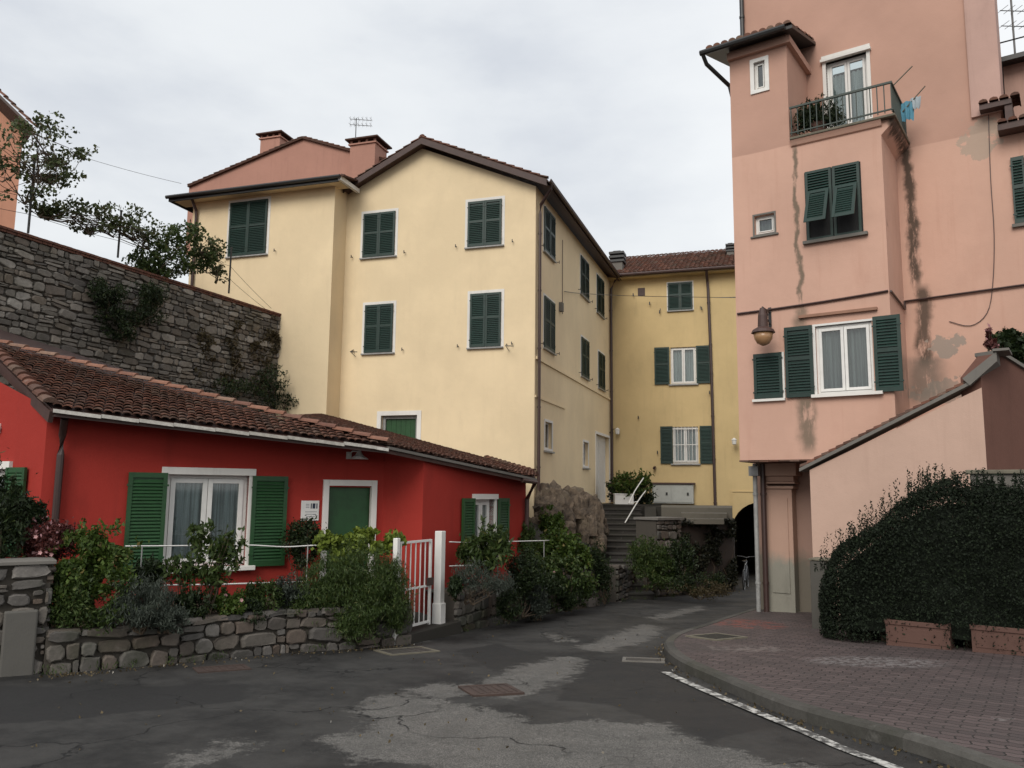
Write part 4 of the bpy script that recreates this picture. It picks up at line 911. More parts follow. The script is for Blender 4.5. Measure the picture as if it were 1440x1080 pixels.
# corner pier on the left
g0 = ground(-60, 955); g1 = ground(61, 946); W = wall2((g0.x, g0.y), (g1.x, g1.y)); zt_ = at(30, 787, g1.y).z
t = thing('stone_pier', (g0 + g1) / 2, 'taller stone pier with grey render at the left end of the garden wall', 'wall')
m = MB(); m.wbox(W, 0, W.len, -.5, -.03, g1.z - .3, zt_ - .04); m.build('core', MORT, t)
m = MB(); stones(m, W.M, W.len, lambda s: zt_ - .05, lambda s: g1.z - .05, .12, .24, .16, .5, .05); W_r = Wall(*W.M(W.len, 0, 0)[:2], math.atan2(W.e.x, -W.e.y)); stones(m, W_r.M, .5, lambda s: zt_ - .05, lambda s: g1.z - .05, .12, .24, .16, .5, .04)
m.build('stones', GSTONE, t); m = MB(); m.wbox(W, -.05, W.len + .04, -.54, .05, zt_ - .045, zt_); m.build('cap', CONC, t, bevel=.008)
a0 = W.hit(2, 900)[0]; a1 = W.hit(50, 900)[0]; m = MB(); m.wbox(W, a0, a1, 0, .09, g1.z - .1, W.hit(25, 858)[1]); m.build('render_patch', CONCD if False else plaster('grey_render', (.11, .105, .095), .6), t, bevel=.02)
# garden bed
inL = [ground(*p) for p in lw]; inR = [ground(*p) for p in rw]
def off(p, z, dx=-.12, dy=.2): return Vector((p.x + dx, p.y + dy, z))
m = MB()
vs = [off(p, z - .09) for p, z in zip(inL, lt)]; bk = [RA.M(RA.len * f, -.1, vs[i].z + .05) for i, f in enumerate((-.02, .1, .3, .6, .8, 1.0))]
n = len(vs); m.add(vs + bk, [(i, i + 1, n + i + 1, n + i) for i in range(n - 1)])
m.add([Vector((-12, 9.2, lt[0] - .1)), vs[0], bk[0], Vector((-12, 15, lt[0] - .1))], [(0, 1, 2, 3)])
m.build('garden_bed', SOIL, None, kind='structure')
gt = ground(592, 898); zth = at(592, 883, gt.y + .25).z
gL = ground(566, 906); gR = ground(640, 891)
WG = wall2((gL.x, gL.y + .12), (gR.x, gR.y + .12)); zst = gz(0, gL.y) + .13
t = thing('doorstep', WG.M(.5, 0, zst), 'dark concrete step under the white garden gate', 'step'); m = MB(); m.wbox(WG, .02, WG.len - .02, -.4, .12, gz(0, gL.y) - .2, zst); m.build('tread', CONCD, t, bevel=.015)
m = MB(); vs = [WG.M(.0, -.4, zst), WG.M(WG.len, -.4, zst), RP.M(RP.len, -.0, zst + .1), RA.M(RA.len, 0, zst + .1)]; m.add(vs, [(0, 1, 2, 3)])
rv = [off(p, z - .1, -.15, .15) for p, z in zip(inR, rt)]; yS = YS.M(0, 0, at(752, 735, 24.2).z); yE = YS.M(5.0, 0, at(820, 722, 28).z)
stp = at(842, 790, 22.5)
m.add([rv[0], rv[1], RB.M(RB.len, -.1, rv[1].z + .1), RP.M(RP.len, -.1, rv[0].z + .1)], [(0, 1, 2, 3)])
m.add([rv[1], rv[2], stp, yE, yS, RB.M(RB.len, -.1, rv[1].z + .1), Vector((-3, 22, 0))], [(0, 1, 2), (0, 2, 4), (2, 3, 4), (0, 4, 5), (5, 4, 6)])
m.build('garden_path', CONCD, None, kind='structure')
# gate posts and gate
def gate_post(px, w, ytop, label):
    a = WG.hit(px, 800)[0]; zt = WG.hit(px, ytop)[1]; t = thing('gate_post', WG.M(a, 0, zst), label, 'post', None)
    m = MB(); m.wbox(WG, a - w / 2, a + w / 2, -w, 0, zst - .13, zt); m.build('shaft', WHITE, t, bevel=.008); m = MB(); m.wbox(WG, a - w * .62, a + w * .62, -w * 1.1, w * .15, zst - .14, zst + .32); m.build('foot', WHITE, t, bevel=.01); return a
aP = gate_post(623, .13, 747, 'square white post on the right of the garden gate'); aQ = gate_post(560, .08, 757, 'square white post on the left of the gate beneath the bright vine')
zg1 = WG.hit(590, 760)[1]; zg0 = zst + .06; g0_, g1_ = aQ + .09, WG.hit(609, 800)[0]
t = thing('garden_gate', WG.M((g0_ + g1_) / 2, -.04, zg0), 'white metal bar gate to the red cottage garden', 'gate')
m = MB()
for z in (zg0, zg1 - .035): m.wbox(WG, g0_ + .03, g1_ - .035, -.06, -.03, z, z + .035)
m.wbox(WG, g0_, g0_ + .03, -.065, -.025, zg0 - .03, zg1); m.wbox(WG, g1_ - .035, g1_, -.065, -.025, zg0 - .03, zg1); zm = zg0 + (zg1 - zg0) * .43; m.wbox(WG, g0_ + .03, g1_ - .035, -.058, -.032, zm, zm + .03); m.build('frame', WHITE, t)
for k in range(5):
    a = g0_ + .03 + (g1_ - g0_ - .065) * (k + 1) / 6; m = MB(); m.tube([WG.M(a, -.045, zg0 + .03), WG.M(a, -.045, zg1 - .03)], .011, 8); m.build('bar', WHITE, t)
m = MB(); m.wbox(WG, g1_ - .14, g1_ + .03, -.03, -.005, zm + .02, zm + .14); m.build('lock', RUST, t)
# hand rails of white pipe
def rail(pxs, posts, label, r=.009):
    P = [at(px, py, Y) for px, py, Y in pxs]; P = smooth_line(P, 5); t = thing('handrail', P[0], label, 'rail'); m = MB(); m.tube(P, r, 8); m.build('pipe', WHITE, t, smooth=True)
    for px, py, Y, h in posts: p = at(px, py, Y); m = MB(); m.tube([p, p - Vector((0, 0, h))], .009, 8); m.build('post', ZINC, t)
rail([(176, 768, 10.7), (250, 767.5, 11.1), (345, 766.5, 11.6), (400, 769, 12), (440, 767, 12.25), (500, 765, 12.5), (556, 760, 12.9)], [(200, 768, 10.8, .9), (433, 767, 12.2, 1.0)], 'white pipe rail across the garden bed left of the gate')
rail([(632, 762, 13.8), (660, 763, 14.4), (700, 762, 15.1), (772, 760, 16.8)], [(700, 762, 15.1, 1.0), (765, 760, 16.6, 1.1)], 'white pipe rail over the garden wall right of the gate')
wire([at(215, 823, 11.3), at(300, 822, 11.7), at(425, 818, 12.2)], .012, 'hose', 'pale thin hose along the base of the red cottage wall', WHITE, 'hose')
wire([at(632, 796, 13.8), at(700, 794, 15.1)], .01, 'rail_wire', 'thin pale lower wire right of the white gate post', WHITE, 'wire')
# ================================================================== STEPS, ROCK, TERRACE AT THE END OF THE LANE
sa = YS.hit(838, 660)[0]; pT = YS.M(sa - .3, 0, 0); zLd = YS.hit(848, 708)[1]
YT = YS.M(sa - .6, 1.0, 0).y; pt0 = at(843, 709, YT); pt1 = at(908, 709, YT)
pb0 = at(836, 800, 21.6); NST = 15; wST = 1.55
t = thing('stone_steps', (3, 24, gz(0, 24)), 'dark worn stone steps climbing beside the yellow house to its side door', 'steps')
STEPM = tinted('step_stone', [(.03, .027, .024), (.055, .05, .045), (.04, .037, .034)], nscale=10, moss=((.03, .035, .02), .4))
zb_ = gz(0, 21.6); m = MB(); mt = MB()
for k in range(NST):
    f0 = k / NST; f1 = (k + 1) / NST; y0 = 21.6 + (YT - 21.6) * f0; y1 = 21.6 + (YT - 21.6) * f1; x0 = pb0.x + (pt0.x - pb0.x) * f0; z1 = zb_ + (zLd - zb_) * f1
    m.cur = mt.cur = random.random(); m.box(x0, x0 + wST, y0 + .03, y1 + .3, z1 - .5, z1 - .045); mt.box(x0 - .02, x0 + wST + .02, y0, y1 + .05, z1 - .045, z1 - .001 * (k % 2))
m.build('risers', STEPM, t); mt.build('treads', STEPM, t, bevel=.006)
m = MB(); q0 = YS.M(sa - .6, 0, 0)
m.slab([Vector((pt0.x - 2, YT + .02, zLd - .004)), Vector((pt1.x + .1, YT + .02, zLd - .004)), W2.M(2.2, -.0, zLd - .004), W2.M(-.3, -.0, zLd - .004), YS.M(sa - 3, 0, zLd - .004)], 3.2); m.build('landing', CONCD, t)
# dark side wall of the steps
m = MB(); x0 = pt1.x - .05
zz0 = at(915, 712, YT).z
m.slab([Vector((x0 - .05, YT - .3, zz0)), Vector((x0 + 1.1, YT - .3, zz0)), Vector((x0 + 1.3, YT + 2, zz0)), Vector((x0 + .2, YT + 2, zz0))], 3.5)
xs1 = pb0.x + wST + .05
m.hexa([(xs1, 23.3, gz(0, 23)), (xs1 + .4, 23.3, gz(0, 23)), (x0 + .4, YT - .2, gz(0, 23)), (x0 - .03, YT - .2, gz(0, 23)), (xs1, 23.3, -.35), (xs1 + .4, 23.3, -.35), (x0 + .4, YT - .2, zz0), (x0 - .03, YT - .2, zz0)])
m.build('side_wall', CONCD, t)
# rocks
def rock(name, px, py, Y, rx, ry, rz, label, mat, seed, sub=5, cat='rock'):
    import bmesh
    c = at(px, py, Y); bm = bmesh.new(); bmesh.ops.create_icosphere(bm, subdivisions=sub, radius=1)
    for v in bm.verts:
        d = v.co.copy(); k = 1 + .3 * noise.noise(d * 1.3 + Vector((seed, 0, 0))) + .16 * abs(noise.noise(d * 3.1 + Vector((0, seed, 0)))) - .14 * noise.cell(d * 2.4) + .05 * noise.noise(d * 9)
        v.co = Vector((d.x * rx, d.y * ry, d.z * rz)) * k
    me = bpy.data.meshes.new(name); bm.to_mesh(me); bm.free(); me.materials.append(mat); o = bpy.data.objects.new(name, me); col.objects.link(o); place(o, c, None); props(o, label, cat); return o
def rockmat(name, c1, c2):
    m, nt, b = newmat(name); f = mix(nt, ramp(nt, nz(nt, 2.2, 7, .7), .35, .65), c1, c2); f = mix(nt, ramp(nt, nz(nt, 1.1, 5, .6), .55, .7, 0, .6), f, (.03, .035, .02)); L(nt, f, b.inputs['Base Color']); b.inputs['Roughness'].default_value = .95; bump(nt, b, nz(nt, 7, 8, .75), .9, .06); return m
ROCKM = rockmat('rock_face', (.05, .038, .028), (.16, .12, .085))
rock('boulder', 800, 728, 25.5, 1.0, .9, .85, 'big brown rock outcrop between the yellow house corner and the steps', ROCKM, 3)
rock('boulder', 772, 735, 24.6, .7, .7, 1.0, 'rock lump close to the yellow house downpipe', ROCKM, 8)
rock('boulder', 826, 752, 25.0, .55, .6, 1.1, 'dark rock beside the left edge of the steps', ROCKM, 12)
# terrace: dark rendered wall, pier and ledge slabs
tl = ground(945, 838); tr = ground(1034, 832); WT = wall2((tl.x, tl.y), (tr.x, tr.y))
t = thing('terrace_wall', (tl + tr) / 2, 'dark rendered wall under the stone ledge beside the arched passage', 'wall')
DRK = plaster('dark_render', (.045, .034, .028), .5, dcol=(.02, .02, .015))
zTa = WT.hit(990, 735)[1]; zTb = WT.hit(945, 728)[1]
col_ = lambda px, Y, z: (lambda q: Vector((q.x, q.y, z)))(at(px, 720, Y))
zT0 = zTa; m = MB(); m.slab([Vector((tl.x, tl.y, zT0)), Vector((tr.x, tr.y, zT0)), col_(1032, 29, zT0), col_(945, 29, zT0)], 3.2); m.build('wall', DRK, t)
m = MB()
for k, (xa, xb, yt, d_) in enumerate(((930, 1030, 714, -3.2), (958, 1022, 722, -1.8), (965, 1018, 730, -.9))):
    Yk = 22.6 - d_; z = at(990, yt, Yk).z; m.cur = random.random(); m.slab([col_(xa, Yk, z), col_(xb, Yk, z), col_(xb, 31.3 + k * .1, z), col_(xa, 31.3 + k * .1, z)], .5 if k == 0 else .14)
m.build('ledge_slabs', plaster('ledge_stone', (.12, .11, .09), .6), t)
a0, z0 = WT.hit(924, 836, .1); a1 = WT.hit(958, 800, .1)[0]; zt_ = WT.hit(940, 731, .1)[1]
t = thing('stone_pier', WT.M((a0 + a1) / 2, 0, gz(0, 22)), 'rough stone pier left of the dark terrace wall', 'wall')
m = MB(); m.wbox(WT, a0, a1, -.6, .1, gz(0, 22) - .3, zt_); m.build('core', MORT, t); m = MB(); stones(m, lambda a, d, z: WT.M(a + a0, d + .12, z), a1 - a0, lambda s: zt_, lambda s: gz(0, 22), .14, .26, .2, .45, .05); m.build('stones', GSTONE, t)
m = MB(); m.wbox(WT, a0 - .05, a1 + .05, -.65, .2, zt_, zt_ + .06); m.build('cap', CONC, t)
# curb / planter strip from the pier towards the wall stub
q0 = ground(893, 838); q1 = ground(945, 838); m = MB()
W = wall2((q0.x, q0.y), (q1.x, q1.y)); t = low_wall([(893, 838), (945, 839)], [at(893, 812, q0.y).z, at(945, 806, q1.y).z], 'garden_wall', 'low dark wall joining the stone stub and the terrace pier', hmin=.14, hmax=.25, wmin=.2, wmax=.45, prot=.04)[0]
iv = []
for _ in range(16000):
    u = random.random(); z = gz(0, 21.5) + (zTa + .05 - gz(0, 21.5)) * random.random(); p = tl.lerp(tr, u)
    if noise.noise(Vector((u * 2.6, z * 1.3, 5))) + .5 * noise.noise(Vector((u * 9, z * 4, 1))) > -.02: iv.append((p.x + random.gauss(0, .03), p.y - .06 - abs(random.gauss(0, .06)), z + random.gauss(0, .03)))
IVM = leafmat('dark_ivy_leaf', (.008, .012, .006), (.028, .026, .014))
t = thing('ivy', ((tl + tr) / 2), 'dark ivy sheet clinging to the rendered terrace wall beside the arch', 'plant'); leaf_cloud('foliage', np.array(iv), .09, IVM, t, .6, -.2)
m = MB()
for k in range(9): p = tl.lerp(tr, .06 + k * .11); m.cur = random.random(); m.tube([(p.x + .1 * math.sin(j * 1.7 + k), p.y - .04, gz(0, 21.5) + j * .3) for j in range(5)], [.018, .015, .012, .008, .004], 5)
m.build('stem', BARK, t)
# utility cabinet
r_ = W2.rect(917, 681, 975, 708, .35); t = thing('utility_cabinet', W2.M((r_[0] + r_[1]) / 2, .2, r_[2]), 'pale grey two door metal cabinet on the ledge against the ochre house', 'cabinet')
CAB = paint('cabinet_paint', (.4, .41, .38), .5, .12)
m = MB(); m.wbox(W2, r_[0], r_[1], 0, .35, r_[2], r_[3]); m.build('body', CAB, t, bevel=.008); mid = (r_[0] + r_[1]) / 2 - .05
for a, b in ((r_[0] + .04, mid - .01), (mid + .01, r_[1] - .04)):
    m = MB(); m.wbox(W2, a, b, .35, .37, r_[2] + .05, r_[3] - .05); dd = m.build('door', CAB, t, bevel=.004); m = MB(); m.wbox(W2, b - .22, b - .14, .37, .395, (r_[2] + r_[3]) / 2 - .06, (r_[2] + r_[3]) / 2 + .06); m.build('handle', DARK, dd)
m = MB(); m.wbox(W2, r_[0] - .06, r_[1] + .06, 0, .42, r_[3] + .003, r_[3] + .07); m.build('top', BROWN, t)
# planter by the side door
p = at(877, 708, YT + .35); w = 1.0 * (890 - 864) / FPX * p.y; h = (708 - 695) / FPX * p.y
t = thing('planter_box', p, 'white planter box with green shrub at the top of the steps', 'planter')
m = MB(); m.box(p.x - w / 2, p.x + w / 2, p.y - .2, p.y + .25, zLd, zLd + h); m.box(p.x - w / 2 - .02, p.x + w / 2 + .02, p.y - .22, p.y + .27, zLd + h + .002, zLd + h + .05); m.build('box', WHITE, t, bevel=.01)
# handrail of the steps
pr = [at(905, 672, YT - .2), at(893, 690, YT - .8), at(884, 708, YT - 1.6)]; m = MB(); m.tube(smooth_line(pr, 4), .022, 8)
pr2 = [at(908, 690, YT - .2), at(897, 705, YT - 1.5), at(879, 735, YT - 3.0)]; m.tube(smooth_line(pr2, 4), .022, 8); m.tube([pr[2], pr2[1]], .018, 6)
m.build('stair_rail', WHITE, None, smooth=True, label='bent white metal handrail slanting down the right side of the steps', cat='rail')
# lamps on the yellow and ochre walls
for W, px, py, lab in ((YS, 857, 607, 'small wall lantern by the side door of the yellow house'), (W2, 1033, 622, 'small wall lantern on the ochre house beside the pink one')):
    a, z = W.hit(px, py); t = thing('wall_lantern', W.M(a, 0, z), lab, 'lamp'); m = MB(); m.tube([W.M(a, 0, z - .05), W.M(a, .2, z + .12), W.M(a, .35, z + .1)], .015, 6); m.build('bracket', DARK, t); m = MB(); m.lathe(W.M(a, .35, z), [(.05, -.12), (.08, -.1), (.1, .06), (.12, .08), (.02, .16)], 8); m.build('lantern', WHITE, t)
# bicycle
bp = ground(1049, 828); t = thing('bicycle', bp, 'silver bicycle parked in the dark at the arched passage', 'bicycle'); WB = Wall(bp.x, bp.y, R(68)); gzb = lambda: bp.z
def ringtube(m, c, r, tr, W, n=28): m.tube([W.M(c[0] + math.cos(2 * math.pi * i / n) * r, c[2], c[1] + math.sin(2 * math.pi * i / n) * r) for i in range(n + 1)], tr, 6, False)
SIL = paint('silver_frame', (.16, .165, .17), .35, .1, .3)
for a in (-.5, .5):
    m = MB(); ringtube(m, (a, bp.z + .33, 0), .315, .02, WB); w_ = m.build('wheel', DARK, t); m = MB(); ringtube(m, (a, bp.z + .33, 0), .29, .008, WB)
    for k in range(12): q = 2 * math.pi * k / 12; m.tube([WB.M(a, 0, bp.z + .33), WB.M(a + math.cos(q) * .29, 0, bp.z + .33 + math.sin(q) * .29)], .0025, 4)
    m.build('rim', SIL, w_)
m = MB(); z = bp.z; P = WB.M
for a, b in (((-.5, .33), (-.1, .3)), ((-.5, .33), (-.18, .75)), ((-.1, .3), (-.2, .82)), ((-.1, .3), (.36, .72)), ((-.19, .74), (.34, .8)), ((.33, .9), (.5, .33))): m.tube([P(a[0], 0, z + a[1]), P(b[0], 0, z + b[1])], .016, 6)
m.build('frame', SIL, t); m = MB(); m.tube([P(.3, .28, z + 1.0), P(.36, .1, z + .98), P(.33, 0, z + .95), P(.36, -.1, z + .98), P(.3, -.28, z + 1.0)], .014, 6); m.build('handlebar', SIL, t)
m = MB(); m.lathe(P(-.2, 0, z + .84), [(.02, 0), (.09, .02), (.08, .06), (.02, .07)], 10); m.build('saddle', DARK, t)

# ================================================================== PINK HOUSE
WP = Wall(4.62, 16.5, R(-35.3)); D1 = -1.5
ph = thing('pink_house', WP.M(2, -1, gz(0, 15)), 'tall salmon pink house with damp stains, balcony and green shutters on the right', 'house')
sb = WP.hit(1251, 420)[0]; zbb = WP.hit(1060, 647)[1]; zsl = WP.hit(1180, 184)[1]; st = WP.hit(1108, 130)[0]; zev = WP.hit(1060, 62)[1]
sS1 = WP.hit(1119, 300)[0]; sS2 = WP.hit(1291, 400, D1)[0]
Z = lambda y, x=1119, d=0: WP.hit(x, y, d)[1]
PINK = (.56, .35, .27); PINKU = (.47, .285, .22); DC = (.075, .055, .042); DG = (.13, .11, .08)
PK = plaster('pink_plaster', PINK, .2, wall=WP, upper=(zsl - .05, PINKU), dcol=(.42, .22, .16), streaks=[(sS1 + .05, Z(640), Z(556), .2, .8, DG), (sS1, Z(470), Z(430), .16, .7, DG), (sS1, Z(440), Z(203), .06, .85, DG),
     (sS2 - .05, Z(405, 1291, D1), Z(195, 1291, D1), .12, .95, DC), (sS2 + .05, Z(520, 1295, D1), Z(400, 1295, D1), .16, .9, DC), (sS2 + .05, Z(570, 1295, D1), Z(500, 1295, D1), .42, .75, (.13, .11, .09))],
     patches=[(WP.hit(1332, 484, D1)[0], Z(486, 1332, D1), .32, .22, .9, (.3, .25, .21)), (WP.hit(1380, 190, D1)[0], Z(190, 1380, D1), .35, .5, .6, (.34, .3, .24)), (WP.hit(1320, 545, D1)[0], Z(548, 1320, D1), .5, .25, .6, (.22, .2, .17))])
rT = WP.rect(1060, 86, 1077, 126); rS = WP.rect(1061, 302, 1089, 328); rLw = WP.rect(1148, 455, 1228, 553)
m = MB(); m.face_holes(WP, [(0, zbb), (sb, zbb), (sb, zsl), (st, zsl), (st, zev), (0, zev)], [rect_hole(rT), rect_hole(rS), rect_hole(rLw)], 0, .2)
def vq(W, s, d0, d1, z0, z1): m.add([W.M(s, d0, z0), W.M(s, d1, z0), W.M(s, d1, z1), W.M(s, d0, z1)], [(0, 1, 2, 3)])
vq(WP, sb, 0, D1, zbb, zsl); vq(WP, st, 0, D1, zsl, zev); vq(WP, 0, D1, 0, zbb, zev)
m.add([WP.M(0, 0, zbb), WP.M(sb, 0, zbb), WP.M(sb, D1, zbb), WP.M(0, D1, zbb)], [(0, 1, 2, 3)]); m.add([WP.M(st, 0, zsl), WP.M(sb, 0, zsl), WP.M(sb, D1, zsl), WP.M(st, D1, zsl)], [(0, 1, 2, 3)])
m.build('bay_wall', PK, ph)
zTop = WP.hit(1200, -170, D1)[1]; sM0 = WP.hit(1041, 30, D1)[0]; sM1 = WP.hit(1368, 90, D1)[0]; zg = gz(0, 15) - .3
rD = WP.rect(1163, 80, 1221, 180, D1); rD = (rD[0], rD[1], zsl + .02, rD[3])
m = MB(); sW = WP.hit(1560, 300, D1)[0]; zw = WP.hit(1420, 190, D1)[1]; zwa = WP.hit(1400, 158, D1)[1]; sWa = WP.hit(1408, 170, D1)[0]
m.face_holes(WP, [(sM0, zg), (sW, zg), (sW, zw), (sWa, zw), (sWa, zwa), (sM1, zwa), (sM1, zTop), (sM0, zTop)], [rect_hole(rD)], D1, .2)
m.add([WP.M(sM0, D1 - 6, zg), WP.M(sM0, D1, zg), WP.M(sM0, D1, zTop), WP.M(sM0, D1 - 6, zTop)], [(0, 1, 2, 3)]); m.add([WP.M(sM1, D1, zwa), WP.M(sM1, D1 - 6, zwa), WP.M(sM1, D1 - 6, zTop), WP.M(sM1, D1, zTop)], [(0, 1, 2, 3)])
m.build('wall', PK, ph)
sk0 = sM1 - .08; sk1 = WP.hit(1403, 60, D1)[0]
m = MB(); m.wbox(WP, sk0, sk1, D1 - .8, D1 + .06, zwa - .02, zTop); m.build('chimney_stack', plaster('pale_pink_plaster', (.5, .33, .28), .3), ph)
zuw = WP.hit(1425, 88, D1 - 1.2)[1]; m = MB(); m.wbox(WP, sk1, sW, D1 - 5, D1 - 1.2, zg + 3, zuw); m.build('upper_wing_wall', plaster('greyish_pink_plaster', (.42, .27, .22), .5), ph)
m = MB(); a0 = WP.hit(1404, 80, D1 - .9)[0]; m.slab([WP.M(a0 - .1, D1 - .85, zuw + .02), WP.M(sW, D1 - .85, zuw + .02), WP.M(sW, D1 - 5, zuw + .5), WP.M(a0 - .1, D1 - 5, zuw + .5)], .1); m.build('upper_wing_roof', DARK, ph)
# wing eaves
m = MB(); a0 = WP.hit(1379, 156, D1)[0]; a1 = WP.hit(1424, 150, D1)[0]
m.wbox(WP, a0, a1, D1 - .7, D1 + .28, zwa, zwa + .1); a2 = WP.hit(1405, 188, D1)[0]; m.wbox(WP, a2, sW, D1 - 1.2, D1 + .35, zw, zw + .12)
m.wbox(WP, a1 - .12, a1, D1 - .7, D1 + .25, zw + .12, zwa - .002); m.build('wing_eave', BROWN, ph)
m = MB(); k = 0; a = a0
while a < a1: m.cur = random.random(); hip_tiles(m, WP.M(a + .08, D1 + .32, zwa + .09), WP.M(a + .08, D1 - .6, zwa + .24), .08, .3, 4); a += .17
m.build('wing_tiles', TILE, ph); m = MB()
a = a2
while a < sW: m.cur = random.random(); hip_tiles(m, WP.M(a + .08, D1 + .39, zw + .11), WP.M(a + .08, D1 - 1.0, zw + .34), .08, .3, 4); a += .17
m.build('wing_tiles', TILE, ph)
# turret roof
a0 = WP.hit(1009, 72, .35)[0]; a1 = WP.hit(1122, 36, .3)[0]
za = WP.hit(1060, 52, .3)[1]
m = MB(); m.slab([WP.M(-.42, .32, za), WP.M(st + .22, .32, za), WP.M(st + .22, D1, za + .5), WP.M(-.42, D1, za + .5)], .07); tr_ = m.build('turret_roof', DARK, ph)
m = MB(); a = -.36
while a < st + .2: hip_tiles(m, WP.M(a + .05, .36, za + .0), WP.M(a + .05, D1, za + .52), .08, .3, 5); a += .165
m.build('tiles', TILER, tr_)
m = MB(); m.tube([WP.M(-.5, .4, za - .05), WP.M(st + .1, .4, za - .05)], .06, 8); m.tube([WP.M(-.45, .4, za - .06), WP.M(-.42, .25, za - .25), WP.M(-.12, -.3, za - .6), WP.M(-.05, -.35, za - 1.0)], .045, 8); m.build('turret_gutter', DARK, ph)
m = MB(); m.wbox(WP, -.02, st + .1, -.02, .1, za - .22, za - .07); m.wbox(WP, st, st + .1, D1, -.02, za - .22, za - .07); m.build('turret_cornice', PK, ph)
pipe(ph, [WP.M(sM0 + .07, D1 + .08, zTop), WP.M(sM0 + .07, D1 + .08, za + .4)], .05, DARK)
# windows of the bay
s0, s1, z0, z1 = rT; m = MB(); ringframe(m, WP, s0 - .07, s1 + .07, z0 - .07, z1 + .07, .08, -.02, .03); w = glazed_window(ph, WP, rT, leaves=1, depth=.08, fw=.022, glass=GLASSD, curtain=CURTD, cz=.0); m.build('window_surround', WHITE, w)
s0, s1, z0, z1 = rS; m = MB(); ringframe(m, WP, s0 - .035, s1 + .035, z0 - .04, z1 + .04, .035, -.1, .012); w = glazed_window(ph, WP, rS, leaves=1, depth=.12, fw=.022, glass=GLASS, curtain=CURTD); m.build('window_surround', BROWN if False else CONC, w)
m = MB(); m.wbox(WP, s0 - .08, s1 + .08, -.05, .04, z0 - .07, z0 - .04); m.build('sill', CONC, w)
# middle window: shutters with lower flaps pushed out
s0, s1, z0, z1 = WP.rect(1134, 235, 1211, 334); m = MB(); m.wbox(WP, s0 - .02, s1 + .02, .002, .012, z0, z1); w = m.build('window', ROOMD, ph); c = (s0 + s1) / 2  # dark board on the wall stands in for the shaded opening
zm_ = z0 + (z1 - z0) * .7; zmm = z0 + (z1 - z0) * .62
for a, b in ((s0, c - .01), (c + .01, s1)):
    m = MB(); ringframe(m, WP, a, b, z0, z1, .05, .015, .055); m.wbox(WP, a + .05, b - .05, .018, .05, zmm, zmm + .06); lf = m.build('shutter', GREEND, w)
    m = MB(); z = zmm + .08
    while z < z1 - .06: m.hexa([WP.M(a + .05, .052, z - .02), WP.M(b - .05, .052, z - .02), WP.M(b - .05, .02, z + .02), WP.M(a + .05, .02, z + .02), WP.M(a + .05, .052, z - .01), WP.M(b - .05, .052, z - .01), WP.M(b - .05, .02, z + .03), WP.M(a + .05, .02, z + .03)]); z += .055
    m.build('louvres', GREEND, lf)
    sh = shutter(w, WP, a + .045, b - .045, z0 + .18, zmm + .12, .06, GREEND, mid=False, name='flap', tilt=R(26), th=.03)
m = MB(); m.wbox(WP, s0 - .08, s1 + .1, 0, .09, z0 - .06, z0); m.build('sill', CONC, w)
# large lower window
s0, s1, z0, z1 = rLw; w = glazed_window(ph, WP, rLw, depth=.07, fw=.055, curtain=CURTD)
m = MB(); m.wbox(WP, s0 - .1, s1 + .15, -.05, .1, z0 - .06, z0); m.build('sill', WHITEP, w); m = MB(); m.wbox(WP, s0 - .05, s0, -.08, .02, z0, z1); m.wbox(WP, s0 - .05, s1 + .02, -.08, .02, z1, z1 + .04); m.build('window_surround', WHITE, w)
a0 = WP.hit(1105, 500)[0]; a1 = WP.hit(1269, 500)[0]
shutter(w, WP, a0, s0 - .05, z0 - .03, z1 + .03, .03, GREEND); shutter(w, WP, s1 + .03, min(a1, sb + .25), z0 - .02, z1 + .06, .03, GREEND)
m = MB(); h0 = WP.hit(1124, 450); h1 = WP.hit(1234, 430); zh = (h0[1] + h1[1]) / 2; m.wbox(WP, h0[0], h1[0], 0, .07, zh - .03, zh + .025); m.build('window_hood', plaster('hood_stone', (.3, .17, .12), .5), ph)
# small shuttered window
r_ = WP.rect(1061, 497, 1101, 561); s0, s1, z0, z1 = r_; m = MB(); m.wbox(WP, s1, s1 + .04, 0, .03, z0, z1); m.wbox(WP, s0 - .04, s1 + .04, 0, .07, z0 - .05, z0); w = m.build('window_surround', WHITEP, ph); shutter(w, WP, s0, s1, z0 + .01, z1, .012, GREEND, mid=False)
# wing window
s0, s1, z0, z1 = WP.rect(1424, 219, 1462, 313, D1); m = MB(); m.wbox(WP, s0 - .05, s1 + .05, D1, D1 + .08, z0 - .07, z0 - .01); w = m.build('window', CONC, ph)
shutter(w, WP, s0, (s0 + s1) / 2 - .004, z0, z1, D1 + .02, GREEND, name='shutter'); shutter(w, WP, (s0 + s1) / 2 + .004, s1, z0, z1, D1 + .02, GREEND)
# balcony door
s0, s1, z0, z1 = rD; w = glazed_window(ph, WP, rD, depth=.1, fw=.09) if False else None
_M = WP; WPd = Wall(*WP.M(0, D1, 0)[:2], R(-35.3))
w = glazed_window(ph, WPd, rD, depth=.12, fw=.05, curtain=CURT, cz=.22, name='balcony_door')
m = MB(); m.wbox(WPd, s0 - .07, s0, -.15, .03, z0, z1); m.wbox(WPd, s1, s1 + .07, -.15, .03, z0, z1); m.wbox(WPd, s0 - .1, s1 + .1, -.1, .1, z1, z1 + .06); m.wbox(WPd, s0 - .08, s1 + .08, -.1, .06, z1 + .06, z1 + .14); m.build('door_surround', WHITEP, w)
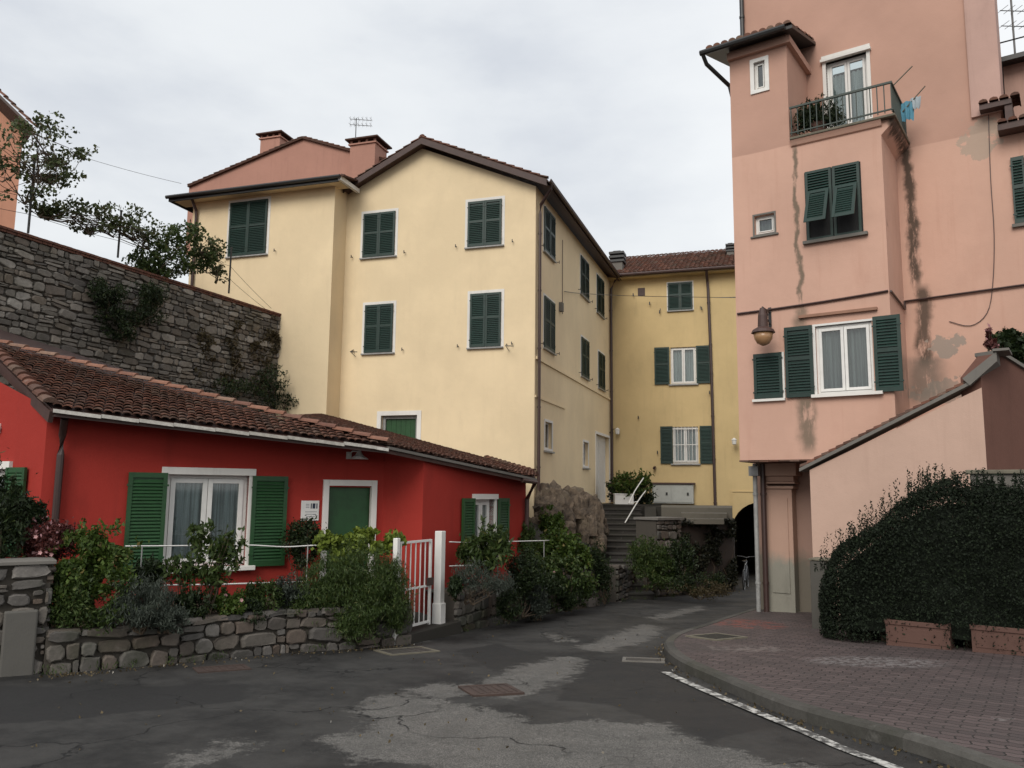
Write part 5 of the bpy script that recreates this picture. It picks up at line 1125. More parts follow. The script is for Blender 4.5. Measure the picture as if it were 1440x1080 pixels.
# balcony slab and railing
bs1 = sb + .28; m = MB(); m.wbox(WP, st + .03, bs1, D1 + .02, .12, zsl + .004, zsl + .055); m.build('balcony_slab', PALEF, ph, bevel=.012)
m = MB(); m.wprism(WP, [(.1, zsl), (0.0, zsl - .001), (0.0, zsl - .12), (.04, zsl - .1)], st + .03, sb + .02); m.wplate(WP, [(sb, zsl), (sb + .25, zsl), (sb + .2, zsl - .08), (sb, zsl - .28)], 0, D1 + .02); m.build('balcony_moulding', PK, ph)
zr = WP.hit(1180, 133, .08)[1]; RG_ = paint('railing_paint', (.025, .04, .03), .5)
rl = MB(); rl.wbox(WP, st + .04, bs1 - .03, .06, .1, zr - .04, zr); rl.wbox(WP, bs1 - .07, bs1 - .03, D1 + .03, .06, zr - .04, zr); rl.wbox(WP, st + .04, bs1 - .03, .065, .095, zsl + .14, zsl + .165); rl.wbox(WP, bs1 - .065, bs1 - .035, D1 + .03, .065, zsl + .14, zsl + .165); rlo = rl.build('balcony_railing', RG_, ph)
a = st + .06
while a < bs1 - .03: b = MB(); b.wbox(WP, a, a + .018, .07, .088, zsl + .1, zr - .04); b.build('baluster', RG_, rlo); a += .125
d = D1 + .1
while d < .06: b = MB(); b.wbox(WP, bs1 - .06, bs1 - .042, d, d + .018, zsl + .1, zr - .04); b.build('baluster', RG_, rlo); d += .125
# laundry poles with cloths
t = thing('laundry_rack', WP.M(bs1, -.4, zr), 'airing poles with blue cloths sticking out from the balcony corner', 'clothes rack')
m = MB(); p0 = WP.M(bs1 - .05, -.1, zr - .02); p1 = plane_hit(1283, 93, WP.M(0, -.1, 0), WP.n.to_3d() if False else Vector((WP.n.x, WP.n.y, 0))); m.tube([p0, p1], .012, 6); p2 = WP.M(bs1 - .05, -.9, zr - .25); p3 = plane_hit(1301, 121, WP.M(0, -.9, 0), Vector((WP.n.x, WP.n.y, 0))); m.tube([p2, p3], .012, 6); m.build('pole', PALEF, t)
def cloth(parent, p, e, w, h, mat, label, seed):
    m = MB(); nx_, nz_ = 10, 8; vs = []
    for j in range(nz_ + 1):
        for i in range(nx_ + 1):
            u = i / nx_ - .5; v = j / nz_; q = p + e * (w * u * (1 - .25 * v)); k = .04 * math.sin(i * 1.7 + seed) * (.3 + v); q = q + Vector((e.y, -e.x, 0)) * k - Vector((0, 0, h * v + .05 * abs(u) * (1 + math.sin(seed)))); vs.append(q)
    fs = [(j * (nx_ + 1) + i, j * (nx_ + 1) + i + 1, (j + 1) * (nx_ + 1) + i + 1, (j + 1) * (nx_ + 1) + i) for j in range(nz_) for i in range(nx_)]
    m.add(vs, fs); m.add([v + Vector((.006, .006, 0)) for v in vs], fs)
    return m.build('cloth', mat, None, smooth=True, label=label, cat='laundry', group=None)
e3 = Vector((WP.e.x, WP.e.y, 0)); pc = p2.lerp(p3, .25)
cloth(None, pc + Vector((0, 0, .12)), e3, .26, .38, paint('blue_cloth', (.1, .28, .38), .9), 'small blue cloth drying beside the balcony', 1); cloth(None, p2.lerp(p3, .6), e3, .2, .24, paint('grey_cloth', (.4, .45, .48), .9), 'small pale grey cloth on the outer end of the drying pole', 4)
# ground floor under the bay
gA = WP.hit(1064, 760, -1.25)[0]; gB = WP.hit(1200, 760, -1.25)[0]; zgr = Z(785, 1100, -.95)
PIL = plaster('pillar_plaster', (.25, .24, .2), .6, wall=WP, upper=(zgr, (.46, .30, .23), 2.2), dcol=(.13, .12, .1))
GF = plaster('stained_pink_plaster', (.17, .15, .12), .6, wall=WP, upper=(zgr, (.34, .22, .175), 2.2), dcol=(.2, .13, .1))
m = MB(); m.wbox(WP, gA, gB, D1 - 3, -1.25, gz(0, 18) - .3, zbb - .01); m.build('ground_floor_wall', GF, ph)
pa = WP.hit(1080, 800, -.95)[0]; pb = WP.hit(1117, 800, -.95)[0]; zp0 = gz(0, 17) - .1
m = MB(); m.wbox(WP, pa, pb, -1.25, -.95, zp0, zbb - .5); m.wbox(WP, pa - .06, pb + .04, -1.25, -.9, zp0, zp0 + .22)
for i, (o_, y0, y1) in enumerate(((.05, .56, .5), (.09, .46, .41), (.06, .41, .3), (.14, .3, .0))): m.wbox(WP, pa - o_, pb + o_, -1.25, -.95 + o_, zbb - y0 if i == 0 else zbb - y0 + .003, zbb - y1)
m.build('pilaster', PIL, ph, bevel=.012)
m = MB(); m.wbox(WP, pa + .09, pb - .09, -.95, -.93, zp0 + .6, zbb - .75); m.build('pilaster_panel', PIL, ph)
m = MB(); a0 = WP.hit(1058, 650, -.6)[0]; m.cur = .5; a = a0 - .05
while a < sb - .8: m.cur = random.random(); z = zbb - .035 + random.uniform(-.01, .01); m.wbox(WP, a, a + .19, -1.25, .04, z, z + .03); a += .2
m.build('slate_edge', SLATE if False else TILE, ph)
a, z = WP.hit(1059, 655, -.7); a2 = WP.hit(1067, 855, -.7)[0]; pipe(ph, [WP.M(a2, -.7, zbb - .05), WP.M(a2, -.7, gz(0, 17))], .045, ZINC)
m = MB(); m.wbox(WP, a2 - .1, a2 + .1, -.85, -.6, zbb - .3, zbb - .1); m.build('rain_hopper', ZINC, ph)
pipe(ph, [WP.M(a2 + .13, -.8, zbb - .05), WP.M(a2 + .13, -.8, gz(0, 17))], .055, PIPE)
# cables on the pink house
c1 = WP.hit(1040, 441, .03); c2 = WP.hit(1249, 409, .03); c3 = WP.hit(1272, 424, D1 + .04); c4 = WP.hit(1560, 384, D1 + .04)
wire([WP.M(c1[0] - .05, .03, c1[1]), WP.M(c2[0], .03, c2[1])], .022, 'cable', 'thick brown cable running across the bay of the pink house', PIPE, sag=.02); wire([WP.M(sb + .03, 0, c2[1]), WP.M(sb + .03, -1.4, c2[1] - .08), WP.M(c3[0], D1 + .04, c3[1]), WP.M(c4[0], D1 + .04, c4[1])], .022, 'cable', 'thick brown cable running across the recessed wall of the pink house', PIPE)
pts = [WP.hit(x, y, D1 + .02) for x, y in ((1390, 160), (1393, 250), (1398, 330), (1396, 400), (1388, 440), (1365, 458), (1335, 452))]
wire(smooth_line([WP.M(a, D1 + .02, z) for a, z in pts], 4), .008, 'cable', 'thin loose cable hanging down the recessed pink wall', PIPE, n=1)
# street lantern
a, z = WP.hit(1077, 470, .45); zc = WP.hit(1078, 440)[1]; zlb = WP.hit(1076, 486, .45)[1]
aw = WP.hit(1083, 450)[0]; t = thing('street_lantern', WP.M(aw, 0, zc), 'wrought iron street lantern with amber bowl on the pink house bay', 'lamp')
m = MB(); m.wbox(WP, aw - .03, aw + .03, 0, .02, zc - .3, zc + .1); m.tube([WP.M(aw, .02, zc), WP.M(aw, .46, zc + .02)], .018, 6)
sp = [WP.M(aw, .25 + .14 * math.cos(k * .6) * (1 - k / 16), zc - .1 + .11 * math.sin(k * .6) * (1 - k / 16)) for k in range(14)]; m.tube(sp, .012, 6); m.tube([WP.M(aw, .02, zc - .25), WP.M(aw, .2, zc - .16), WP.M(aw, .4, zc)], .013, 6); m.build('bracket', DARK, t)
m = MB(); h = zc - zlb; m.lathe(WP.M(aw, .46, zlb), [(.05, h), (.09, h * .8), (.1, h * .5), (.2, h * .42), (.23, h * .34), (.215, h * .34), (.08, h * .45)], 18); m.build('cap', BROWN, t, smooth=False)
m = MB(); m.lathe(WP.M(aw, .46, zlb), [(.03, 0), (.12, h * .06), (.17, h * .18), (.19, h * .33)], 18); m.build('bowl', paint('amber_glass', (.35, .2, .1), .25), t, smooth=True)
# sloping garden wall of the pink house
DL = .93; WLn = Wall(*WP.M(0, DL, 0)[:2], R(-35.3)); la = WLn.hit(1140, 700)[0]; lb = WLn.hit(1384, 600)[0]; zla = WLn.hit(1140, 661)[1]; zlb_ = WLn.hit(1380, 545)[1]
t = thing('sloping_wall', WLn.M(la, 0, gz(0, 14)), 'pink stair wall with sloping tiled coping in front of the pink house', 'wall')
PK2 = plaster('light_pink_plaster', (.50, .345, .275), .25, dcol=(.38, .25, .2))
m = MB(); m.wplate(WLn, [(la, gz(0, 14) - .3), (lb, gz(0, 14) - .3), (lb, zlb_), (la, zla)], 0, -.35); m.build('wall', PK2, t)
cA = WLn.hit(1124, 663, .08); cB = WLn.hit(1366, 540, .08); m = MB(); hh = .05
m.wplate(WLn, [(cA[0], cA[1] - .0), (cB[0], cB[1]), (cB[0], cB[1] + .06), (cA[0], cA[1] + .06)], .08, -.45); m.build('coping_slab', CONC, t)
m = MB(); n_ = 22
for k in range(n_):
    for q in range(4):
        f0, f1 = k / n_, (k + 1.15) / n_; m.cur = random.random(); g = lambda f: (cA[0] + (cB[0] - cA[0]) * f, cA[1] + .06 + (cB[1] - cA[1]) * f); a_, b_ = g(f0), g(f1); d0 = .05 - q * .125; 
        m.hexa([WLn.M(a_[0], d0, a_[1] + .02), WLn.M(b_[0], d0, b_[1]), WLn.M(b_[0], d0 - .115, b_[1]), WLn.M(a_[0], d0 - .115, a_[1] + .02), WLn.M(a_[0], d0 - .02, a_[1] + .07), WLn.M(b_[0], d0 - .02, b_[1] + .045), WLn.M(b_[0], d0 - .095, b_[1] + .045), WLn.M(a_[0], d0 - .095, a_[1] + .07)])
m.build('coping_tiles', TILE, t)
sA = WLn.hit(1357, 532, .1); sB = WLn.hit(1401, 494, .1); m = MB(); m.wplate(WLn, [(sA[0] + .06, sA[1] - .12), (sB[0], sB[1] - .16), (sB[0], sB[1]), (sA[0] - .04, sA[1])], .1, -.5); m.wbox(WLn, sB[0] - .05, sB[0] + .18, -.5, .14, sB[1], sB[1] + .04); m.build('end_coping', CONC, t)
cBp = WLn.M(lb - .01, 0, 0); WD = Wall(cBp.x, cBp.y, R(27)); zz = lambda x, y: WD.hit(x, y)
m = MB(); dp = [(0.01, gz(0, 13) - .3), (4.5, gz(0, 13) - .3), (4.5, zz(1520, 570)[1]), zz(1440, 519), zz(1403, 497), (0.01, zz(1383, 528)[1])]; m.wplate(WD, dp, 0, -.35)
t2 = thing('side_wall', WD.M(1, 0, gz(0, 13)), 'wall turning away at the right edge, its shade painted dark brownish red, topped by plants', 'wall'); m.build('wall', plaster('shade_brown_plaster', (.13, .065, .05), .35), t2)  # face turned from the light: its shade is put into the plaster colour
m = MB(); q1_, q2_ = zz(1403, 497), zz(1520, 570); m.wplate(WD, [(q1_[0], q1_[1]), (q2_[0], q2_[1]), (q2_[0], q2_[1] + .06), (q1_[0], q1_[1] + .06)], .05, -.4); m.build('coping', CONC, t2)
# planter retaining wall behind the hedge
DH = 2.19; WH = Wall(*WP.M(0, DH, 0)[:2], R(-35.3)); a0 = WH.hit(1366, 700)[0]; a1 = WH.hit(1620, 700)[0]; zh = WH.hit(1340, 661)[1]
t = thing('terrace_wall', WH.M(a0, 0, gz(0, 13)), 'plain wall with pale cap showing just above the hedge', 'wall'); m = MB(); m.wbox(WH, a0, a1, -.25, 0, gz(0, 13) - .3, zh - .06); m.build('wall', CONC, t); m = MB(); m.wbox(WH, a0 - .05, a1, -.3, .05, zh - .06, zh); m.build('cap', PALEF, t, bevel=.01)
DP = 1.78; WQ = Wall(*WP.M(0, DP, 0)[:2], R(-35.3)); a0 = WQ.hit(1140, 830)[0]; a1 = WQ.hit(1163, 830)[0]; zq = WQ.hit(1152, 786)[1]
t = thing('concrete_pier', WQ.M((a0 + a1) / 2, 0, gz(0, 13.6)), 'short grey concrete pier at the left end of the big hedge', 'pier'); m = MB(); m.wbox(WQ, a0, a1, -.4, 0, gz(0, 13.6) - .1, zq - .04); m.build('shaft', plaster('stained_grey', (.09, .085, .075), .6), t, bevel=.01); m = MB(); m.wbox(WQ, a0 - .02, a1 + .08, -.44, .02, zq - .03, zq); m.build('cap', PALEF, t, bevel=.005)
# far left orange house
fo = 21.0; t = thing('orange_house', at(-100, 300, fo), 'orange house at the left edge behind the vine, with dark roof verge', 'house')
p0 = at(-220, 420, fo); p1 = at(11, 420, fo); zt_ = at(0, 150, fo).z; m = MB(); WO = Wall(p0.x, fo, 0)
wl = p1.x - p0.x; zl = at(11, 178, fo).z; zc_ = at(-220, 30, fo).z
BK = Vector((-6.5, 7.5, 0)); P4 = [Vector((WO.M(a_, 0, z_))) for a_, z_ in ((0, 4), (wl, 4), (wl, zl), (0, zc_))]; m.add(P4 + [p_ + BK for p_ in P4], [(0, 1, 2, 3), (7, 6, 5, 4), (1, 5, 6, 2), (2, 6, 7, 3), (0, 3, 7, 4)]); m.build('wall', plaster('orange_plaster', (.48, .24, .16), .3), t)
q0 = at(48, 180, fo - .5); q1_ = at(0, 133, fo - .5); dq = (q1_ - q0); q2 = q0 + dq * 6; m = MB(); back = Vector((-6.6, 7.5, 0)); m.slab([q0, q0 + back, q2 + back, q2], .09); rf = m.build('roof', BROWN, t)
m = MB(); hip_tiles(m, q0 + Vector((0, .05, .02)), q2 + Vector((0, .05, .02)), .09, .3, 5); m.build('verge_tile_row', TILE, rf)
# overhead cables
wire([at(-30, 195, 21), at(120, 222, 22), at(255, 258, 24.0)], .006, 'overhead_cable', 'thin overhead cable from the orange house to the yellow house eave', GUT, sag=.03, n=8)
pA = YS.hit(792, 410); q = at(1036, 418, 17.5); wire([YS.M(pA[0], .05, pA[1]), YS.M(YS.hit(815, 412)[0], .12, YS.hit(815, 413)[1]), W2.M(W2.hit(890, 419)[0], .4, W2.hit(890, 419)[1]), W2.M(W2.hit(1000, 421)[0], .4, W2.hit(1000, 421)[1]), q], .012, 'overhead_cable', 'dark cable crossing the lane from the yellow house to the pink house', DARK, sag=.01, n=8)
q0 = YS.hit(790, 385); q1_ = YS.hit(788, 440); wire([YS.M(q0[0], .03, q0[1] + 1.2), YS.M(q0[0], .03, q1_[1])], .012, 'cable', 'thin cable running down the side wall of the yellow house', PIPE)
m = MB(); a, z = YS.hit(787, 432); m.wbox(YS, a - .1, a + .1, 0, .12, z - .15, z + .15); m.build('junction_box', CONC, None, label='small grey junction box on the yellow house side wall', cat='box')
p = WP.M(WP.hit(1436, 70, D1 - 1.6)[0], D1 - 1.6, zuw + .1)
t = thing('roof_railing', p, 'thin metal roof railing on the right wing of the pink house', 'railing'); m = MB(); a0 = WP.hit(1406, 70, D1 - 1.3)[0]
for h in (.18, .55): m.tube([WP.M(a0, D1 - 1.3, zuw + h), WP.M(a0 + 3, D1 - 1.3, zuw + h)], .015, 6)
m.build('rails', DARK, t)
for k in range(4): m = MB(); m.tube([WP.M(a0 + k * .7, D1 - 1.3, zuw), WP.M(a0 + k * .7, D1 - 1.3, zuw + .57)], .015, 6); m.build('upright', DARK, t)
aa = WP.hit(1427, 70, D1 - 1.6)[0]; pz = WP.M(aa, D1 - 1.6, zuw); t = thing('tv_antenna', pz, 'tall tv antenna mast above the right wing of the pink house', 'antenna'); m = MB(); m.tube([pz, pz + Vector((0, 0, 3))], .02, 6); m.build('mast', GUT, t)
m = MB()
for h in (1.0, 1.35, 2.2): m.tube([pz + Vector((-.25, 0, h)), pz + Vector((.5, .1, h + .05))], .01, 5); [m.tube([pz + Vector((-.2 + .15 * j, -.2, h)), pz + Vector((-.2 + .15 * j, .2, h + .05))], .006, 4) for j in range(5)]
m.build('aerial', GUT, t)

# ================================================================== VEGETATION
LD = leafmat('dark_leaf', (.010, .019, .007), (.028, .045, .014), (.05, .07, .02)); LM = leafmat('mid_leaf', (.022, .042, .010), (.06, .092, .021), (.09, .1, .03)); LY = leafmat('yellow_green_leaf', (.08, .12, .015), (.19, .24, .04)); LB = leafmat('bright_leaf', (.03, .058, .010), (.085, .13, .022), (.15, .12, .04))
LG = leafmat('grey_green_leaf', (.03, .04, .03), (.075, .09, .07)); LR = leafmat('red_leaf', (.06, .018, .015), (.12, .035, .03), (.55, .3, .32)); LV = leafmat('vine_leaf', (.035, .05, .017), (.085, .105, .035), (.12, .11, .05)); LBr = leafmat('dry_leaf', (.05, .04, .02), (.09, .07, .035)); LH = leafmat('hedge_leaf', (.005, .009, .004), (.010, .018, .0065), (.016, .027, .01), rough=.8, trans=.08); FLW = leafmat('flower_petal', (.6, .35, .35), (.7, .6, .55))
def stems(P0s, tips, r, name, parent, mat=BARK, wob=.06):
    m = MB()
    for p in tips:
        b = random.choice(P0s); b = Vector(b); p = Vector(p); k = 5; pts = []
        for i in range(k + 1): f = i / k; q = b.lerp(p, f); q += Vector((random.uniform(-1, 1), random.uniform(-1, 1), 0)) * wob * math.sin(f * math.pi); pts.append(q)
        m.cur = random.random(); m.tube(pts, [r * (1 - .75 * i / k) for i in range(k + 1)], 5)
    return m.build(name, mat, parent)
def plant(name, label, cat, blobs, n, size, mat, aspect=.5, up=.3, thr=-.18, sc=4., st=10, zbase=None, ry=None, group=None, flowers=0, shell=.45, sr=.012):
    B = []
    for (px, py, Yd, rx, rz) in blobs:
        c = at(px, py, Yd); k = Yd / FPX; B.append((c.x, c.y, c.z, rx * k, (ry or min(rx, rz) * k * .9), rz * k))
    c0 = B[0]; zb = zbase if zbase is not None else min(b[2] - b[5] for b in B)
    t = thing(name, (c0[0], c0[1], zb), label, cat, group); P = blob_pts(B, int(n * 1.5), shell, sc, thr - .06); leaf_cloud('foliage', P, size, mat, t, aspect, up)
    if st: tips = [P[random.randrange(len(P))] for _ in range(st)]; stems([(c0[0] + random.uniform(-.08, .08), c0[1], zb - .05) for _ in range(3)], tips, sr, 'stem', t)
    if flowers: 
        for fp in P[rng.integers(0, len(P), flowers)]:
            m = MB(); f0 = Vector(fp) + Vector((0, -.03, .02))
            for k in range(5):
                a = k * 1.2566; b_ = f0 + Vector((math.cos(a) * .028, -.012, math.sin(a) * .028)); c_ = Vector((-math.sin(a), 0, math.cos(a))) * .013
                m.add([f0, b_ * .5 + f0 * .5 - c_, b_, b_ * .5 + f0 * .5 + c_], [(0, 1, 2, 3)])
            m.build('flower', FLW, t)
    return t
g = lambda y: gz(0, y) + .35
plant('shrub', 'dark narrow leaved shrub at the far left in front of the cottage end window', 'shrub', [(8, 740, 9.9, 26, 55), (-30, 720, 10, 40, 70)], 3500, .09, LD, .25, .8)
plant('flower_bush', 'dark red bush with small pale pink flowers behind the left stone pier', 'bush', [(62, 765, 10.2, 38, 26), (100, 750, 10.4, 20, 14)], 2600, .05, LR, .5, flowers=14, thr=-.05)
plant('shrub', 'tall yellow green shrub left of the white framed cottage window', 'shrub', [(120, 785, 10.2, 34, 36), (160, 768, 10.3, 32, 26), (95, 820, 10, 30, 30), (150, 815, 10.1, 40, 22)], 5200, .065, LB, .55, thr=-.02, sc=3.5)
plant('shrub', 'dense dark green bush spilling over the wall beside the left pier', 'shrub', [(100, 855, 9.9, 42, 32), (145, 850, 10, 38, 34), (85, 830, 10, 25, 40)], 6000, .05, LM, .35, .5)
plant('lavender_bush', 'grey green lavender bush on the low wall under the cottage shutters', 'bush', [(195, 852, 10.1, 42, 32), (225, 848, 10.4, 22, 22)], 5000, .055, LG, .16, 1.1, thr=-.1, ry=.3)
plant('young_tree', 'young lemon tree with sparse glossy leaves in front of the cottage window', 'tree', [(282, 760, 10.9, 18, 28), (262, 800, 10.8, 32, 22), (315, 775, 10.9, 26, 30), (300, 812, 10.8, 26, 16)], 560, .1, LM, .38, .5, thr=-.3, st=26, zbase=-.55, sr=.014)
for i, (px, py, Y, rx, rz, mt_, lab, asp) in enumerate(((265, 852, 10.7, 28, 18, LD, 'low dark plant below the young lemon tree', .4), (318, 850, 11.0, 26, 16, LB, 'low bright green plant with reddish tips right of the lemon tree', .5), (368, 843, 11.4, 26, 22, LM, 'rounded mid green plant on the wall before the right green shutter', .4), (405, 838, 11.7, 26, 20, LG, 'pale grey green plant left of the big rosemary', .3))):
    plant('low_plant', lab, 'plant', [(px, py, Y, rx, rz)], 1700, .055, mt_, asp, group='low plants in the front garden bed', flowers=4 if i == 1 else 0, zbase=gz(0, Y) + .35)
plant('round_bush', 'dark clipped round bush beside the green cottage door', 'bush', [(428, 766, 13.0, 24, 30)], 3000, .05, LD, .5, zbase=gz(0, 13) + .4, ry=.3)
plant('rosemary_bush', 'large dark rosemary bush hanging over the low wall left of the gate', 'bush', [(500, 830, 12.0, 62, 48), (455, 835, 11.9, 32, 38), (545, 835, 12.2, 30, 44), (500, 875, 11.8, 34, 24), (560, 865, 12.3, 16, 24)], 26000, .062, LM, .16, .9, thr=-.2, sc=4, ry=.42, shell=.6)
plant('climbing_vine', 'bright yellow green vine trained along the white rail by the gate', 'vine', [(470, 765, 12.3, 28, 14), (510, 768, 12.4, 32, 17), (548, 762, 12.6, 22, 14), (490, 785, 12.3, 28, 12), (520, 752, 12.5, 18, 10)], 1500, .085, LY, .75, .4, thr=-.05, sc=5, zbase=gz(0, 12) + .3, ry=.2)
plant('broad_leaf_plant', 'leafy plant with long light leaves before the oblique cottage window', 'plant', [(685, 775, 14.6, 30, 30), (660, 782, 14.3, 18, 24), (705, 765, 14.9, 14, 20)], 1100, .13, LM, .3, .7, thr=-.15, zbase=gz(0, 14.4) + .6)
plant('lavender_bush', 'grey green tuft on the wall next to the right gate post', 'bush', [(662, 812, 13.5, 26, 20), (700, 822, 14.2, 22, 16)], 2600, .055, LG, .16, 1., ry=.25)
plant('shrub', 'dark low shrub over the wall right of the grey tuft', 'shrub', [(738, 812, 15.3, 26, 30), (765, 830, 16.1, 26, 24)], 4000, .06, LD, .4, thr=-.1)
plant('shrub', 'green shrub with pale flowers in the middle of the right garden wall', 'shrub', [(795, 808, 17, 26, 24), (768, 800, 16.6, 22, 18), (822, 825, 17.6, 18, 18)], 3400, .07, LM, .5, thr=-.05, flowers=8)
plant('rose_bush', 'tall bright green bush in front of the brown rock outcrop', 'bush', [(785, 768, 18, 26, 24), (812, 782, 18.6, 22, 20), (760, 782, 17.6, 15, 22)], 3000, .085, LB, .6, thr=-.08, sc=3, zbase=gz(0, 18) + .5, flowers=5)
plant('shrub', 'dark shrub at the foot of the steps left of the pale wall stub', 'shrub', [(848, 815, 19.5, 14, 30), (835, 790, 19.5, 18, 26)], 2600, .06, LD, .4)
plant('shrub', 'bushy green plant spilling from the bank right of the steps', 'shrub', [(912, 788, 21, 28, 24), (938, 798, 21.2, 22, 22), (900, 775, 21.5, 14, 14), (922, 815, 20.8, 26, 14)], 7000, .07, LM, .3, .8, thr=-.1)
plant('creeper', 'dark creeper hanging over the foot of the terrace wall', 'plant', [(965, 822, 20.6, 24, 12), (1000, 815, 21, 22, 10)], 1300, .05, LD, .5, st=0)
plant('shrub', 'small rounded shrub growing in the white planter at the top of the steps', 'shrub', [(880, 682, YT + .35, 20, 15), (902, 680, YT + .2, 14, 14)], 1900, .12, LB, .45, thr=-.1, zbase=zLd + h * 0 + .3)
plant('shrub', 'dark shrub growing against the ochre house behind the planter', 'shrub', [(868, 690, YT + 1.6, 14, 18), (905, 700, YT + 1.2, 18, 16)], 1300, .12, LD, .45, zbase=zLd)
for i, (px, py, Y, rx, rz, mt_, sz, asp, lab) in enumerate((
    (345, 862, 11.2, 22, 14, LD, .055, .3, 'dark cushion plant hanging over the wall below the cottage window sill'),
    (425, 860, 11.7, 20, 20, LM, .05, .3, 'mid green tuft trailing over the wall left of the rosemary'),
    (205, 815, 10.9, 24, 20, LD, .06, .35, 'dark plant behind the lavender under the left green shutter'),
    (235, 870, 10.2, 26, 14, LG, .05, .2, 'small grey tuft trailing down the low wall face'),
    (45, 725, 10.6, 16, 22, LD, .07, .3, 'dark spiky plant between the cottage corner and red bush'),
    (640, 825, 13.3, 8, 14, LD, .05, .4, 'small dark plant hugging the right gate post foot'),
    (715, 850, 14.6, 16, 22, LD, .055, .3, 'dark trailing plant hanging over the right garden wall'),
    (755, 850, 15.7, 18, 18, LG, .055, .25, 'grey green trailing plant on the right garden wall'),
    (800, 840, 17.0, 18, 16, LD, .06, .35, 'dark trailing plant near the end of the right garden wall'),
    (740, 770, 17.2, 14, 30, LM, .08, .4, 'upright green plant against the corner of the red cottage'),
    (775, 735, 20, 16, 18, LB, .08, .5, 'light green shoots on the bank below the yellow house pipe'),
    (958, 790, 21.0, 20, 30, LD, .07, .4, 'dark ivy covering the rough stone pier'),
    (985, 830, 20.6, 40, 10, LBr, .05, .5, 'brown weeds along the foot of the dark terrace wall'))):
    plant('small_plant', lab, 'plant', [(px, py, Y, rx, rz)], 2100, sz, mt_, asp, .6, thr=-.12, ry=.22, st=6)
# stone wall plants
def wall_plant(name, label, cat, blobs, n, size, mat, d=.1, dr=.22, **k):
    P = []
    for (px, py, rx, ry_) in blobs:
        a, z = WS.hit(px, py, d); kk = WS.M(a, d, z).y / FPX; ca = (a - WS.hit(px - rx, py, d)[0]); q = int(n / len(blobs)); u = rng.normal(size=(q, 3)); u /= np.linalg.norm(u, axis=1)[:, None]; rr = rng.uniform(0, 1, q) ** .45
        for i in range(q):
            P.append(tuple(WS.M(a + u[i, 0] * rr[i] * ca, d + u[i, 1] * rr[i] * dr, z + u[i, 2] * rr[i] * ry_ * kk)))
    P = np.array(P); P = P[clumpy(P, k.pop('sc', 2.6), k.pop('thr', -.08))]; asp = k.pop('aspect', .5); up = k.pop('up', .3)
    c = P.mean(0); t = thing(name, (c[0], c[1], P[:, 2].min()), label, cat); leaf_cloud('foliage', P, size, mat, t, asp, up)
    stems([tuple(P[np.argmin(P[:, 2])])] + [tuple(WS.M(WS.hit(b[0], b[1], 0)[0], -.1, WS.hit(b[0], b[1] + b[3], 0)[1])) for b in blobs], [P[random.randrange(len(P))] for _ in range(k.pop('ns', 14))], .014, 'stem', t, wob=.15); return t
wall_plant('vine', 'sparse vine branch reaching over the wall end beside the orange house', 'vine', [(30, 200, 42, 28), (70, 195, 30, 20), (85, 222, 22, 12), (60, 240, 26, 18), (10, 230, 28, 26), (50, 172, 24, 14), (100, 215, 18, 14), (-20, 215, 30, 40), (40, 275, 30, 12), (80, 250, 30, 10)], 4200, .10, LV, d=-.2, dr=.9, aspect=.75, sc=2.6, thr=.0, ns=60)
wall_plant('vine', 'leafy vine on wires between the first and middle metal posts', 'vine', [(105, 290, 28, 14), (140, 300, 26, 18), (75, 300, 14, 8), (165, 318, 22, 16), (195, 322, 22, 16), (130, 320, 30, 10), (215, 330, 22, 22), (60, 292, 30, 12), (180, 300, 30, 12)], 3800, .10, LV, d=-.25, dr=.6, aspect=.7, sc=2.8, thr=.0, ns=60)
wall_plant('shrub', 'dense green shrub on the wall top in front of the yellow house corner', 'shrub', [(225, 350, 34, 34), (205, 368, 24, 20), (248, 340, 26, 26), (262, 328, 18, 18), (245, 375, 22, 16), (280, 365, 14, 20), (215, 385, 26, 16)], 8500, .10, LM, d=-.3, dr=.6, aspect=.6, sc=3)
wall_plant('vine', 'thin leafy shoots next to the shrub before the green shuttered window', 'vine', [(295, 362, 22, 22), (308, 385, 14, 14), (285, 342, 16, 12), (300, 345, 20, 16)], 900, .11, LV, d=-.3, dr=.3, aspect=.7, sc=2, thr=-.05, ns=20)
wall_plant('wall_shrub', 'dark bush growing out of the face of the rubble wall', 'bush', [(180, 422, 46, 32), (165, 440, 36, 30), (205, 435, 34, 28), (170, 465, 26, 14), (150, 410, 26, 22), (215, 410, 24, 20)], 9000, .09, LD, d=.3, dr=.35, aspect=.3, up=.7)
wall_plant('ivy', 'brownish creeper climbing the right half of the rubble wall', 'plant', [(330, 500, 40, 46), (365, 520, 30, 36), (300, 480, 30, 20), (350, 470, 26, 22), (385, 470, 12, 30), (310, 520, 40, 30)], 5600, .11, LBr, d=.05, dr=.12, sc=1.8, thr=.02)
wall_plant('shrub', 'dark green weeds at the right foot of the rubble wall above the cottage roof', 'shrub', [(370, 548, 36, 18), (400, 565, 24, 12), (330, 545, 30, 14), (385, 530, 20, 20)], 4200, .1, LD, d=.4, dr=.5, aspect=.35, up=.7)
